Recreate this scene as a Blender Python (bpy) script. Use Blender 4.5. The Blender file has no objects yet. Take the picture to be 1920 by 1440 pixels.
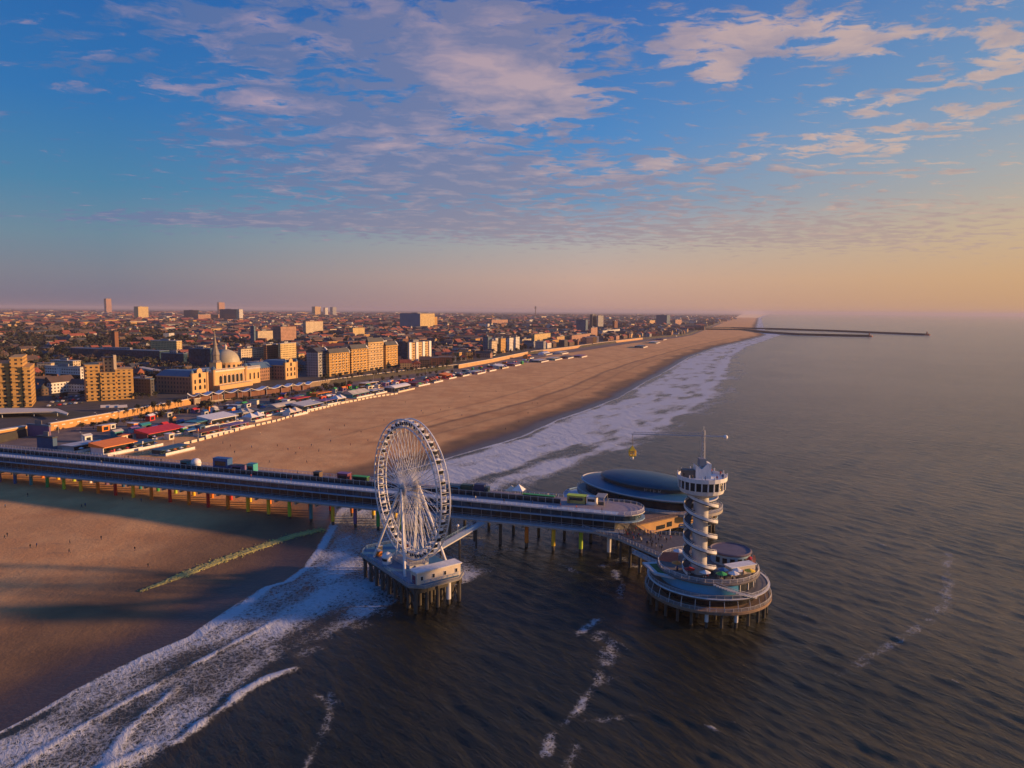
import bpy, bmesh, math, random
import numpy as np
from mathutils import Matrix, Vector
R = math.radians
sc = bpy.context.scene
col = sc.collection
rnd = random.Random(7)

# ------------------------------------------------------------------ camera
F = 1331.0                      # focal length in photo pixels (1920 wide)
CAMZ = 90.0
cam_d = bpy.data.cameras.new('camera')
cam = bpy.data.objects.new('camera', cam_d); col.objects.link(cam)
cam_d.sensor_width = 36.0
cam_d.lens = F / 1920 * 36
cam_d.clip_start = 1.0
cam_d.clip_end = 200000
ROT = Matrix.Rotation(R(90 - 5.9), 4, 'X') @ Matrix.Rotation(R(0.45), 4, 'Z')
cam.matrix_world = Matrix.Translation((0, 0, CAMZ)) @ ROT
sc.camera = cam
ROT3 = ROT.to_3x3()

def ray(px, py):
    return ROT3 @ Vector(((px - 960) / F, -(py - 720) / F, -1))
def G(px, py, z=0.0):
    """where the sight line of a photo pixel meets the level z"""
    d = ray(px, py); t = (z - CAMZ) / d.z
    return Vector((d.x * t, d.y * t, z))
RT = ROT3.transposed()
def proj(p):
    q = RT @ (Vector(p) - Vector((0, 0, CAMZ)))
    return 960 + F * q.x / -q.z, 720 - F * q.y / -q.z
def ZT(x, y, py):
    """height at which a point over (x, y) shows on photo row py"""
    lo, hi = -20.0, 400.0
    for _ in range(50):
        m = (lo + hi) / 2
        if proj((x, y, m))[1] > py: lo = m
        else: hi = m
    return (lo + hi) / 2

# ------------------------------------------------------------------ object helpers
def tag(o, label=None, cat=None, group=None, kind=None):
    if label: o['label'] = label
    if cat: o['category'] = cat
    if group: o['group'] = group
    if kind: o['kind'] = kind
    return o
def thing(name, label, cat, loc=(0, 0, 0), rz=0.0, group=None):
    o = bpy.data.objects.new(name, None); col.objects.link(o)
    o.location = loc; o.rotation_euler = (0, 0, rz); o.empty_display_size = .5
    return tag(o, label, cat, group)
def copy_tree(o, parent=None):
    c = o.copy(); col.objects.link(c)
    if parent: c.parent = parent
    for ch in list(o.children): copy_tree(ch, c)
    return c

class MB:
    def __init__(s): s.v = []; s.f = []; s.mi = []
    def add(s, vs, fs, m=0):
        b = len(s.v); s.v += [tuple(v) for v in vs]
        for f in fs: s.f.append(tuple(b + i for i in f)); s.mi.append(m)
        return s
    def box(s, x0, x1, y0, y1, z0, z1, m=0, mt=None):
        vs = [(x0,y0,z0),(x1,y0,z0),(x1,y1,z0),(x0,y1,z0),(x0,y0,z1),(x1,y0,z1),(x1,y1,z1),(x0,y1,z1)]
        s.add(vs, [(0,3,2,1),(0,1,5,4),(1,2,6,5),(2,3,7,6),(3,0,4,7)], m)
        s.add(vs[4:], [(0,1,2,3)], m if mt is None else mt); return s
    def obox(s, cx, cy, a, hx, hy, z0, z1, m=0, mt=None):
        c, n = math.cos(a), math.sin(a)
        p = [(cx + c*x - n*y, cy + n*x + c*y) for x, y in ((-hx,-hy),(hx,-hy),(hx,hy),(-hx,hy))]
        return s.prism(p, z0, z1, m, mt)
    def prism(s, poly, z0, z1, m=0, mt=None):
        n = len(poly)
        A = sum(poly[i][0]*poly[(i+1)%n][1]-poly[(i+1)%n][0]*poly[i][1] for i in range(n))
        if A < 0: poly = poly[::-1]
        vs = [(x,y,z0) for x,y in poly] + [(x,y,z1) for x,y in poly]
        s.add(vs, [tuple(range(n-1,-1,-1))] + [(i,(i+1)%n,n+(i+1)%n,n+i) for i in range(n)], m)
        s.add(vs[n:], [tuple(range(n))], m if mt is None else mt); return s
    def vprism(s, prof, y0, y1, m=0):
        """profile in x-z extruded along y"""
        n = len(prof)
        A = sum(prof[i][0]*prof[(i+1)%n][1]-prof[(i+1)%n][0]*prof[i][1] for i in range(n))
        if A < 0: prof = prof[::-1]
        vs = [(x,y0,z) for x,z in prof] + [(x,y1,z) for x,z in prof]
        s.add(vs, [tuple(range(n)), tuple(range(2*n-1,n-1,-1))] + [(i,n+i,n+(i+1)%n,(i+1)%n) for i in range(n)], m); return s
    def xprism(s, prof, x0, x1, m=0):
        """profile in y-z extruded along x"""
        n = len(prof)
        A = sum(prof[i][0]*prof[(i+1)%n][1]-prof[(i+1)%n][0]*prof[i][1] for i in range(n))
        if A < 0: prof = prof[::-1]
        vs = [(x0,y,z) for y,z in prof] + [(x1,y,z) for y,z in prof]
        s.add(vs, [tuple(range(n-1,-1,-1)), tuple(range(n,2*n))] + [(i,(i+1)%n,n+(i+1)%n,n+i) for i in range(n)], m); return s
    def tube(s, p0, p1, r0, r1=None, n=6, m=0):
        r1 = r0 if r1 is None else r1
        p0 = Vector(p0); p1 = Vector(p1); d = (p1-p0)
        if d.length < 1e-6: return s
        d.normalize(); a = d.orthogonal().normalized(); b = d.cross(a)
        vs = []
        for p, r in ((p0,r0),(p1,r1)):
            for i in range(n):
                t = 2*math.pi*(i+.5)/n; vs.append(p + (a*math.cos(t)+b*math.sin(t))*r)
        s.add(vs, [tuple(range(n-1,-1,-1)), tuple(range(n,2*n))] + [(i,(i+1)%n,n+(i+1)%n,n+i) for i in range(n)], m); return s
    def path(s, pts, r, n=4, m=0, closed=False):
        q = list(pts) + ([pts[0]] if closed else [])
        for a, b in zip(q, q[1:]): s.tube(a, b, r, r, n, m)
        return s
    def lathe(s, prof, n=24, cx=0, cy=0, m=0, a0=0.0, a1=None, sx=1, sy=1):
        full = a1 is None
        k = n if full else n+1
        a1 = 2*math.pi if full else a1
        vs = []
        for r, z in prof:
            for i in range(k):
                t = a0 + (a1-a0)*i/n; vs.append((cx+r*sx*math.cos(t), cy+r*sy*math.sin(t), z))
        fs = []
        for j in range(len(prof)-1):
            for i in range(n):
                i2 = (i+1) % k if full else i+1
                fs.append((j*k+i, j*k+i2, (j+1)*k+i2, (j+1)*k+i))
        s.add(vs, fs, m); return s
    def ring(s, r0, r1, z0, z1, n=48, cx=0, cy=0, m=0, a0=0.0, a1=None, sx=1, sy=1):
        if a1 is None: return s.lathe([(r1,z0),(r1,z1),(r0,z1),(r0,z0),(r1,z0)], n, cx, cy, m, sx=sx, sy=sy)
        return s.lathe([(r1,z0),(r1,z1),(r0,z1),(r0,z0),(r1,z0)], n, cx, cy, m, a0, a1, sx, sy)
    def rail(s, pts, h=1.1, step=2.0, r=.05, m=0, closed=False, mids=2):
        pts = [Vector(p) for p in pts]
        q = pts + ([pts[0]] if closed else [])
        for k in range(mids+1):
            zz = h*(1 - k/(mids+1))
            for a, b in zip(q, q[1:]): s.tube(a+Vector((0,0,zz)), b+Vector((0,0,zz)), r*(1.3 if k == 0 else .7), n=4, m=m)
        for a, b in zip(q, q[1:]):
            L = (b-a).length; k = max(1, round(L/step))
            for i in range(k):
                p = a.lerp(b, i/k); s.tube(p, p+Vector((0,0,h)), r, n=4, m=m)
        return s
    def mesh(s, name, mats, smooth=False):
        me = bpy.data.meshes.new(name)
        me.from_pydata(s.v, [], s.f)
        for m in (mats if isinstance(mats, (list, tuple)) else [mats]): me.materials.append(m)
        me.polygons.foreach_set('material_index', s.mi)
        if smooth: me.polygons.foreach_set('use_smooth', [True]*len(s.f))
        me.update(); return me
    def build(s, name, mats, parent=None, loc=None, rz=None, smooth=False):
        o = bpy.data.objects.new(name, s.mesh(name, mats, smooth)); col.objects.link(o)
        if parent: o.parent = parent
        if loc is not None: o.location = loc
        if rz is not None: o.rotation_euler = (0, 0, rz)
        return o

# ------------------------------------------------------------------ node helpers
class NT:
    def __init__(s, tree): s.t = tree; s.n = tree.nodes; s.l = tree.links
    def node(s, typ, **kw):
        n = s.n.new(typ)
        for k, v in kw.items(): setattr(n, k, v)
        return n
    def put(s, sock, val):
        if val is None: return
        if isinstance(val, bpy.types.NodeSocket): s.l.new(val, sock)
        else: sock.default_value = val
    def m(s, op, a, b=None, c=None, clamp=False):
        n = s.node('ShaderNodeMath', operation=op, use_clamp=clamp)
        s.put(n.inputs[0], a); s.put(n.inputs[1], b); s.put(n.inputs[2], c); return n.outputs[0]
    def v(s, op, a, b=None, scale=None):
        n = s.node('ShaderNodeVectorMath', operation=op)
        s.put(n.inputs[0], a); s.put(n.inputs[1], b)
        if scale is not None: s.put(n.inputs['Scale'], scale)
        return n.outputs['Value'] if op in ('DOT_PRODUCT','LENGTH','DISTANCE') else n.outputs[0]
    def noise(s, vec, scale, detail=4, rough=.55, dist=0.0, dim='3D', out=0):
        n = s.node('ShaderNodeTexNoise', noise_dimensions=dim)
        s.put(n.inputs['Vector'], vec); n.inputs['Scale'].default_value = scale
        n.inputs['Detail'].default_value = detail; n.inputs['Roughness'].default_value = rough
        n.inputs['Distortion'].default_value = dist; return n.outputs[out]
    def mix(s, f, a, b, blend='MIX'):
        n = s.node('ShaderNodeMix', data_type='RGBA', blend_type=blend)
        s.put(n.inputs[0], f); s.put(n.inputs[6], a); s.put(n.inputs[7], b); return n.outputs[2]
    def ramp(s, f, stops, interp='LINEAR'):
        n = s.node('ShaderNodeValToRGB'); cr = n.color_ramp; cr.interpolation = interp
        while len(cr.elements) < len(stops): cr.elements.new(0.5)
        for e, (p, c) in zip(cr.elements, stops): e.position = p; e.color = c if len(c) == 4 else (*c, 1)
        s.put(n.inputs[0], f); return n.outputs[0]
    def sstep(s, x, a, b):
        n = s.node('ShaderNodeMapRange', interpolation_type='SMOOTHSTEP')
        s.put(n.inputs[0], x); n.inputs[1].default_value = a; n.inputs[2].default_value = b; return n.outputs[0]
    def bump(s, h, strength=.3, dist=.1):
        n = s.node('ShaderNodeBump'); n.inputs['Strength'].default_value = strength
        n.inputs['Distance'].default_value = dist; s.put(n.inputs['Height'], h); return n.outputs[0]
    def comb(s, x, y, z):
        n = s.node('ShaderNodeCombineXYZ'); s.put(n.inputs[0], x); s.put(n.inputs[1], y); s.put(n.inputs[2], z); return n.outputs[0]
    def sep(s, v):
        n = s.node('ShaderNodeSeparateXYZ'); s.put(n.inputs[0], v); return n.outputs

def lin(r, g, b):
    f = lambda c: (c/255/12.92) if c/255 <= .04045 else ((c/255+.055)/1.055)**2.4
    return (f(r), f(g), f(b), 1)

MATS = {}
def base_mat(name):
    m = bpy.data.materials.new(name); m.use_nodes = True
    t = NT(m.node_tree); b = m.node_tree.nodes['Principled BSDF']; return m, t, b
def pm(name, c, rough=.7, var=.25, scale=.5, metal=0.0, streak=False, spec=None):
    """weathered paint / stone / metal: base colour varied by noise in world space"""
    if name in MATS: return MATS[name]
    m, t, b = base_mat(name)
    geo = t.node('ShaderNodeNewGeometry').outputs['Position']
    p = t.v('MULTIPLY', geo, (1, 1, .25)) if streak else geo
    n1 = t.noise(p, scale, 5, .6); n2 = t.noise(p, scale*6, 3, .6)
    f = t.m('ADD', t.m('MULTIPLY', n1, .65), t.m('MULTIPLY', n2, .35))
    lo = tuple(x*(1-var) for x in c[:3]); hi = tuple(min(1, x*(1+var)) for x in c[:3])
    t.put(b.inputs['Base Color'], t.ramp(f, [(.3, lo), (.7, hi)]))
    b.inputs['Roughness'].default_value = rough; b.inputs['Metallic'].default_value = metal
    if spec is not None: b.inputs['Specular IOR Level'].default_value = spec
    MATS[name] = m; return m
def glass(name, c=(.02, .025, .03), rough=.12):
    if name in MATS: return MATS[name]
    m, t, b = base_mat(name)
    geo = t.node('ShaderNodeNewGeometry').outputs['Position']
    n = t.noise(geo, .35, 2)
    t.put(b.inputs['Base Color'], t.ramp(n, [(.35, tuple(x*.6 for x in c)), (.65, tuple(x*1.5 for x in c))]))
    b.inputs['Roughness'].default_value = rough; b.inputs['IOR'].default_value = 1.5
    MATS[name] = m; return m
def facade(name, c, win=(.03, .035, .045), ph=3.2, pv=3.2, fw=.5, fh=.5, var=.2, z0=8.0, rough=.75):
    """wall with small window openings as its surface pattern (for houses a few pixels tall)"""
    if name in MATS: return MATS[name]
    m, t, b = base_mat(name)
    g = t.node('ShaderNodeNewGeometry'); P = g.outputs['Position']; N = g.outputs['True Normal']
    T = t.v('NORMALIZE', t.v('CROSS_PRODUCT', N, (0, 0, 1)))
    h = t.m('DIVIDE', t.v('DOT_PRODUCT', P, T), ph); z = t.m('DIVIDE', t.m('SUBTRACT', t.sep(P)[2], z0), pv)
    fx = t.m('LESS_THAN', t.m('ABSOLUTE', t.m('SUBTRACT', t.m('FRACT', h), .5)), fw/2)
    fz = t.m('LESS_THAN', t.m('ABSOLUTE', t.m('SUBTRACT', t.m('FRACT', z), .55)), fh/2)
    flat = t.m('LESS_THAN', t.m('ABSOLUTE', t.sep(N)[2]), .3)
    w = t.m('MULTIPLY', t.m('MULTIPLY', fx, fz), flat)
    n = t.noise(P, .12, 5, .6)
    cc = t.ramp(n, [(.3, tuple(x*(1-var) for x in c[:3])), (.7, tuple(min(1, x*(1+var)) for x in c[:3]))])
    t.put(b.inputs['Base Color'], t.mix(w, cc, (*win, 1)))
    t.put(b.inputs['Roughness'], t.m('SUBTRACT', rough, t.m('MULTIPLY', w, rough-.15)))
    MATS[name] = m; return m

# ------------------------------------------------------------------ light
SUN_AZ = Vector((0.999, 0.04, 0)).normalized()
SUN_EL = R(11.5)
sun_d = bpy.data.lights.new('sun', 'SUN'); sun = bpy.data.objects.new('sun', sun_d); col.objects.link(sun)
sun_d.energy = 5.0; sun_d.angle = R(2.2); sun_d.color = (1.0, .55, .235)
sdir = SUN_AZ*math.cos(SUN_EL) + Vector((0, 0, math.sin(SUN_EL)))
sun.rotation_euler = sdir.to_track_quat('Z', 'Y').to_euler()
sun.location = sdir*500

w = bpy.data.worlds.new('World'); sc.world = w; w.use_nodes = True
t = NT(w.node_tree)
bg = w.node_tree.nodes['Background']
sky = t.node('ShaderNodeTexSky', sky_type='NISHITA', sun_disc=False)
sky.sun_elevation = SUN_EL
sky.sun_rotation = math.atan2(SUN_AZ.x, SUN_AZ.y)
sky.altitude = 90; sky.air_density = 1.2; sky.dust_density = 2.0; sky.ozone_density = 3.0
dirv = t.v('NORMALIZE', t.node('ShaderNodeTexCoord').outputs['Generated'])
dx, dy, dz = t.sep(dirv)
el = t.m('MAXIMUM', dz, 0.0)
hl = t.m('MAXIMUM', t.m('SQRT', t.m('ADD', t.m('MULTIPLY', dx, dx), t.m('MULTIPLY', dy, dy))), 1e-4)
az = t.m('DIVIDE', t.m('ADD', t.m('MULTIPLY', dx, SUN_AZ.x), t.m('MULTIPLY', dy, SUN_AZ.y)), hl)
azf = t.m('DIVIDE', t.m('ADD', az, .45), 1.2, clamp=True)
E = lambda deg: math.sin(R(deg))/.5
elf = t.m('DIVIDE', el, .5, clamp=True)
left = t.ramp(elf, [(0, lin(126,116,136)), (E(2.5), lin(126,130,146)), (E(5), lin(108,137,158)), (E(8.5), lin(70,130,170)), (E(14), lin(40,114,180)), (E(24), lin(24,92,170)), (1.0, lin(24,90,172))])
midr = t.ramp(elf, [(0, lin(200,156,144)), (E(2.5), lin(208,172,156)), (E(5), lin(186,176,172)), (E(8.5), lin(112,150,188)), (E(13), lin(76,138,200)), (E(24), lin(40,98,178)), (1.0, lin(28,94,176))])
rght = t.ramp(elf, [(0, lin(206,160,112)), (E(2.5), lin(213,168,116)), (E(6), lin(212,180,138)), (E(10), lin(180,178,170)), (E(15), lin(128,160,190)), (E(24), lin(84,130,188)), (1.0, lin(40,100,172))])
f1 = t.m('MULTIPLY', azf, 2.0, clamp=True); f2 = t.m('SUBTRACT', t.m('MULTIPLY', azf, 2.0), 1.0, clamp=True)
grad = t.mix(f2, t.mix(f1, left, midr), rght)
# cloud layer: sight direction meets a high level sheet; shapes are patches on that sheet
den = t.m('ADD', el, .07)
P = t.comb(t.m('DIVIDE', dx, den), t.m('DIVIDE', dy, den), 0.0)
def sheet(px, py):
    d = ray(px, py).normalized(); k = max(d.z, 0) + .07
    return np.array((d.x/k, d.y/k))
warp = t.v('SUBTRACT', t.noise(P, 2.4, 3, .6, dim='2D', out=1), (.5, .5, .5))
Pw = t.v('ADD', P, t.v('SCALE', warp, scale=.20))
px_, py_, _z = t.sep(Pw)
PX = t.comb(px_, px_, px_); PY = t.comb(py_, py_, py_)
def vma(a, b, c):
    n = t.node('ShaderNodeVectorMath', operation='MULTIPLY_ADD')
    for i, q in enumerate((a, b, c)): t.put(n.inputs[i], q)
    return n.outputs[0]
def blobs(lst):
    """sum of soft patches, three to a vector"""
    tot = None
    rows_ = []
    for cx, cy, rx, ry, a, wt in lst:
        c = sheet(cx, cy); ca, sa = math.cos(R(a)), math.sin(R(a))
        e1 = sheet(cx+ca*rx*.5, cy+sa*rx*.5)-sheet(cx-ca*rx*.5, cy-sa*rx*.5)
        e2 = sheet(cx-sa*ry*.5, cy+ca*ry*.5)-sheet(cx+sa*ry*.5, cy-ca*ry*.5)
        M = np.linalg.inv(np.array([e1, e2]).T)
        rows_.append((M[0,0], M[0,1], -float(M[0]@c), M[1,0], M[1,1], -float(M[1]@c), wt))
    while len(rows_) % 3: rows_.append((0, 0, 9, 0, 0, 9, 0))
    for i in range(0, len(rows_), 3):
        A = np.array(rows_[i:i+3])
        u = vma(PX, tuple(A[:,0]), vma(PY, tuple(A[:,1]), tuple(A[:,2])))
        q = vma(PX, tuple(A[:,3]), vma(PY, tuple(A[:,4]), tuple(A[:,5])))
        r2 = vma(u, u, t.v('MULTIPLY', q, q))
        g = t.v('DIVIDE', tuple(A[:,6]), vma(r2, r2, (1, 1, 1)))
        d = t.v('DOT_PRODUCT', g, (1, 1, 1))
        tot = d if tot is None else t.m('ADD', tot, d)
    return tot
cov = blobs([
 (110,95,110,34,8,.75),(150,150,60,26,15,.65),(330,30,230,60,18,.85),(500,110,150,26,28,.8),(660,60,260,80,10,.7),
 (860,70,270,110,8,1.0),(930,150,170,70,10,1.25),(1000,205,120,40,8,.9),(1040,165,70,28,10,1.0),(820,220,160,50,0,.7),
 (430,185,150,20,10,.75),(580,200,170,30,14,.7),(690,215,80,22,5,.6),(420,255,90,30,0,.65),(560,290,190,60,5,.85),
 (760,290,150,50,10,.8),(640,350,240,40,3,.75),(860,330,140,50,0,.75),(1060,320,190,40,3,.85),(1235,310,50,18,0,.8),
 (900,390,280,40,0,.75),(1150,55,200,45,0,.5),(330,411,240,11,2,1.25),(560,411,280,13,1,1.05),(820,425,380,30,1,.7),
 (1130,445,420,26,2,.65),(1480,58,150,58,-5,1.0),(1340,92,95,36,-3,1.05),(1325,140,42,20,-5,1.0),(1620,88,110,40,-15,.85),
 (1885,75,90,38,-10,1.0),(1870,125,80,22,-12,1.0),(1565,195,60,15,-18,.95),(1672,188,70,15,-12,.95),(1790,160,60,20,-10,.7),
 (1500,275,170,24,-7,.72),(1720,250,190,26,-10,.72),(1880,200,90,24,-10,.75),(1440,318,130,14,2,.75),(1760,312,220,26,-4,.6),
 (1245,385,60,12,6,.7),(1380,372,90,10,2,.5),(1800,385,240,24,2,.62),(1500,430,320,36,2,.6),(1700,440,380,40,2,.6),(1220,345,170,9,2,.6),
 (1800,22,130,30,0,.5)])
litb = blobs([
 (910,140,100,42,5,1.0),(1040,168,60,26,8,.9),(970,215,80,24,5,.7),(1480,55,130,45,-5,.9),(1340,92,80,30,-3,1.0),(1325,140,42,20,-5,1.0),
 (1620,88,90,36,-15,.8),(1880,75,100,40,-10,.8),(1870,125,80,22,-12,.9),(1565,195,60,16,-18,.9),(1672,188,70,16,-12,.9),
 (1235,308,45,16,0,.8),(1080,315,90,20,3,.6),(420,180,120,16,8,.5),(740,275,50,16,3,.6),(805,255,40,20,0,.6),(400,90,110,20,28,.4),
 (1700,250,260,40,-10,.7),(1500,275,150,24,-7,.6),(1820,330,260,80,0,.6),(650,315,60,14,5,.5)])
fine = t.noise(t.v('MULTIPLY', Pw, (1.0, 1.5, 1.0)), 6.2, 6, .64, dim='2D')
dens = t.m('ADD', t.m('MULTIPLY', cov, .50), t.m('MULTIPLY', t.m('SUBTRACT', fine, .5), 2.7))
alpha = t.sstep(dens, .30, .85)
alpha = t.m('MULTIPLY', alpha, .78)
thick = t.sstep(dens, .35, 1.05)
shade_c = t.mix(azf, lin(84,112,166), lin(176,152,150))
shade_l = t.mix(azf, lin(140,134,158), lin(216,176,142))     # lower clouds are warmer
shade = t.mix(t.m('MULTIPLY', t.m('SUBTRACT', 1.0, t.m('DIVIDE', el, .2, clamp=True)), .75), shade_c, shade_l)
bright = t.mix(azf, lin(214,176,182), lin(236,196,160))
lump = t.noise(t.v('ADD', t.v('MULTIPLY', Pw, (1.0, 1.4, 1.0)), (.06, -.03, 0)), 4.2, 6, .62, dim='2D')
litf = t.m('MULTIPLY', t.m('ADD', t.m('MULTIPLY', litb, .72), t.m('MULTIPLY', t.m('SUBTRACT', lump, .50), 2.2)), t.sstep(dens, .2, .6), clamp=True)
ccol = t.mix(litf, shade, bright)
ccol = t.mix(t.m('MULTIPLY', thick, .25), ccol, shade)
painted = t.mix(alpha, grad, ccol)
# the physical sky supplies part of the light, the tuned gradient the rest
sky_s = t.v('SCALE', sky.outputs[0], scale=1.0)
skyc = t.mix(.12, t.v('SCALE', painted, scale=10.0), sky_s)
t.put(bg.inputs['Color'], skyc)
bg.inputs['Strength'].default_value = 0.077
w.cycles.sampling_method = 'MANUAL'; w.cycles.sample_map_resolution = 512
sc.view_settings.view_transform = 'Standard'; sc.view_settings.look = 'None'
sc.view_settings.exposure = 0.38; sc.view_settings.gamma = 1.0
sc.render.filter_size = 1.9
cy = sc.cycles
cy.use_denoising = True
cy.max_bounces = 6; cy.diffuse_bounces = 3; cy.glossy_bounces = 3; cy.transmission_bounces = 3; cy.volume_bounces = 1
cy.caustics_reflective = False; cy.caustics_refractive = False
# ------------------------------------------------------------------ coast lines (world X as a function of world Y)
def curve(pts, z):
    q = sorted(((G(x, y, z).y, G(x, y, z).x) for x, y in pts)); return np.array(q)
shore_pts = [(0,1372),(53,1345),(150,1287),(263,1230),(353,1193),(383,1172),(447,1130),(493,1100),(530,1090),(567,1063),(600,1015),(630,960),
             (700,898),(840,858),(973,819),(1046,786),(1108,765),(1160,745),(1208,716),(1240,700),(1290,670),(1340,652),(1400,638),(1437,628)]
S = curve(shore_pts, 0)
c0 = S[0]; S = np.vstack([[c0[0]-400, c0[1]-165], S])
e = S[-1]; S = np.vstack([S, [e[0]*1.25, e[1]+.28*e[0]*.25], [12000, 12000*.345], [70000, 70000*.36]])
def xs(Y): return np.interp(Y, S[:,0], S[:,1])
# line between open sand and the beach clubs, and line of the promenade wall
Bp = curve([(30,905),(180,868),(280,850),(380,822),(500,787),(640,752),(750,735),(860,712),(1000,682),(1060,668),(1200,645),(1290,634)], 2.5)
Bp = np.vstack([[Bp[0,0]-400, Bp[0,1]-165], Bp, [70000, 70000*.33]])
def xb(Y): return np.interp(Y, Bp[:,0], Bp[:,1])
Wp = curve([(-200,880),(95,805),(230,779),(358,757),(470,741),(560,727),(700,709),(860,689),(990,664),(1062,655),(1200,636),(1290,628)], 4.0)
Wp = np.vstack([[Wp[0,0]-400, Wp[0,1]-165], Wp, [70000, 70000*.325]])
def xw(Y): return np.interp(Y, Wp[:,0], Wp[:,1])
CITYZ = 8.0

def grid_object(name, X, Y, Z, mat, attrs=None, smooth=True, kind='structure'):
    r, c = X.shape
    me = bpy.data.meshes.new(name)
    n = r*c; co = np.stack([X, Y, Z], -1).reshape(-1).astype(np.float32)
    i = np.arange(n).reshape(r, c)
    q = np.stack([i[:-1,:-1], i[:-1,1:], i[1:,1:], i[1:,:-1]], -1).reshape(-1, 4)
    me.vertices.add(n); me.vertices.foreach_set('co', co)
    me.loops.add(q.size); me.loops.foreach_set('vertex_index', q.reshape(-1).astype(np.int32))
    me.polygons.add(len(q)); me.polygons.foreach_set('loop_start', (np.arange(len(q))*4).astype(np.int32))
    me.polygons.foreach_set('use_smooth', np.ones(len(q), dtype=bool) if smooth else np.zeros(len(q), dtype=bool))
    me.update(calc_edges=True); me.validate()
    for k, a in (attrs or {}).items():
        at = me.attributes.new(k, 'FLOAT', 'POINT'); at.data.foreach_set('value', a.reshape(-1).astype(np.float32))
    me.materials.append(mat)
    o = bpy.data.objects.new(name, me); col.objects.link(o); o['kind'] = kind
    return o
rng = np.random.default_rng(3)
def vnoise(X, Y, scale, seed=0, octaves=4):
    """smooth value noise on arrays"""
    r = np.random.default_rng(seed); T = r.random((256, 256)); out = np.zeros_like(X, dtype=float); amp = 1.0; tot = 0
    for o in range(octaves):
        u = X/scale + 17.3*o; v = Y/scale - 9.1*o
        iu = np.floor(u).astype(int); iv = np.floor(v).astype(int); fu = u-iu; fv = v-iv
        fu = fu*fu*(3-2*fu); fv = fv*fv*(3-2*fv)
        a = T[iu % 256, iv % 256]; b = T[(iu+1) % 256, iv % 256]; c = T[iu % 256, (iv+1) % 256]; d = T[(iu+1) % 256, (iv+1) % 256]
        out += amp*((a*(1-fu)+b*fu)*(1-fv)+(c*(1-fu)+d*fu)*fv); tot += amp; amp *= .5; scale /= 2.03
    return out/tot
def sm(x, a, b):
    q = np.clip((x-a)/(b-a), 0, 1); return q*q*(3-2*q)

def sand_z(X, Y):
    s = (xs(Y)-X)*.94                      # metres inland from the water line
    z = np.where(s < 0, s/22.0, 3.0*(1-np.exp(-np.maximum(s, 0)/75.0)))
    z = z + (vnoise(X, Y, 26, 5, 4)-.5)*.55*sm(s, 6, 60)
    return z
# ---- beach sheet
Yr = np.concatenate([np.arange(60, 700, 2.2), 700*1.012**np.arange(0, 240)])
tt = np.linspace(0, 1, 190)
lo = np.minimum(xw(Yr)-14, xs(Yr)-60); hi = xs(Yr)+60
X = lo[:,None]+(hi-lo)[:,None]*tt[None,:]; Y = np.repeat(Yr[:,None], len(tt), 1)
Z = sand_z(X, Y)
Zb = Z.copy()
s_in = (xs(Y)-X)*.94
# sand tone: damp by the water, plus foreground dimming painted in before the pier
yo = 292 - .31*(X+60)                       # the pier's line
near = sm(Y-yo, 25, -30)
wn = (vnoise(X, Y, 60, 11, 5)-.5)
damp_dim_w = 34 + near*26 + wn*(50-near*10)
wet_dim = sm(s_in, damp_dim_w*1.15, damp_dim_w*.55)
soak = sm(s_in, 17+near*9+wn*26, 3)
# tide ridge running along the far beach, with smoother damp sand on its seaward side
Lp = curve([(640,845),(760,810),(900,775),(987,752),(1067,725),(1129,698),(1181,680),(1290,650),(1400,628)], 2.0)
du = (X-np.interp(Y, Lp[:,0], Lp[:,1]))*.94+wn*9
farb = sm(Y, 430, 520)*sm(Y, 3200, 2000)
wet_dim = np.maximum(wet_dim, farb*(.30*sm(du, -2, 5)+.75*np.exp(-((du-1.5)/2.6)**2)+.45*np.exp(-((du+34)/1.6)**2)+.35*np.exp(-((du-24)/1.8)**2)))
trk = np.zeros_like(wet_dim)
for o_, w_, a_ in ((-12,.8,.5),(-15,.8,.5),(-48,.9,.5),(-51,.9,.45),(-64,1.0,.4),(-80,1.0,.4),(10,.8,.35),(13,.8,.35),(36,1.0,.3)):
    wob = (vnoise(X, Y, 110, 200+int(o_), 3)-.5)*26
    trk = np.maximum(trk, a_*np.exp(-((du+o_+wob)/w_)**2)*sm(vnoise(X, Y, 140, 300+int(o_), 2), .35, .55))
wet_dim = np.clip(np.maximum(wet_dim, trk*farb), 0, 1)
pool = G(568,1024,0); soak = np.maximum(soak, 1.3*np.exp(-(((X-pool.x)/9)**2+((Y-pool.y)/11)**2)**2))
soak = np.clip(soak, 0, 1)
mS, t, b = base_mat('sand')
gp = t.node('ShaderNodeNewGeometry').outputs['Position']
aw = t.node('ShaderNodeAttribute', attribute_name='wet_dim').outputs['Fac']
ak = t.node('ShaderNodeAttribute', attribute_name='soak').outputs['Fac']
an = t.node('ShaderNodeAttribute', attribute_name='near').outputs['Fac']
n1 = t.noise(gp, .05, 6, .62); n2 = t.noise(gp, .9, 5, .65); n3 = t.noise(t.v('MULTIPLY', gp, (1, .35, 1)), .022, 4, .5)
dry = t.mix(t.sstep(n1, .35, .65), lin(206,150,92), lin(226,174,112))
dry = t.mix(t.m('MULTIPLY', t.sstep(n2, .35, .75), .35), dry, lin(178,124,76))
dry = t.mix(t.m('MULTIPLY', t.sstep(n3, .5, .62), .5), dry, lin(190,136,82))
damp_dim_c = t.mix(t.sstep(n1, .3, .7), lin(104,78,52), lin(132,100,66))
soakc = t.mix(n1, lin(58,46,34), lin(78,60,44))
drynear_dim = t.mix(.15, dry, lin(150,112,78))  # foreground dimming put into the dry sand colour
dry = t.mix(an, dry, drynear_dim)
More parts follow.
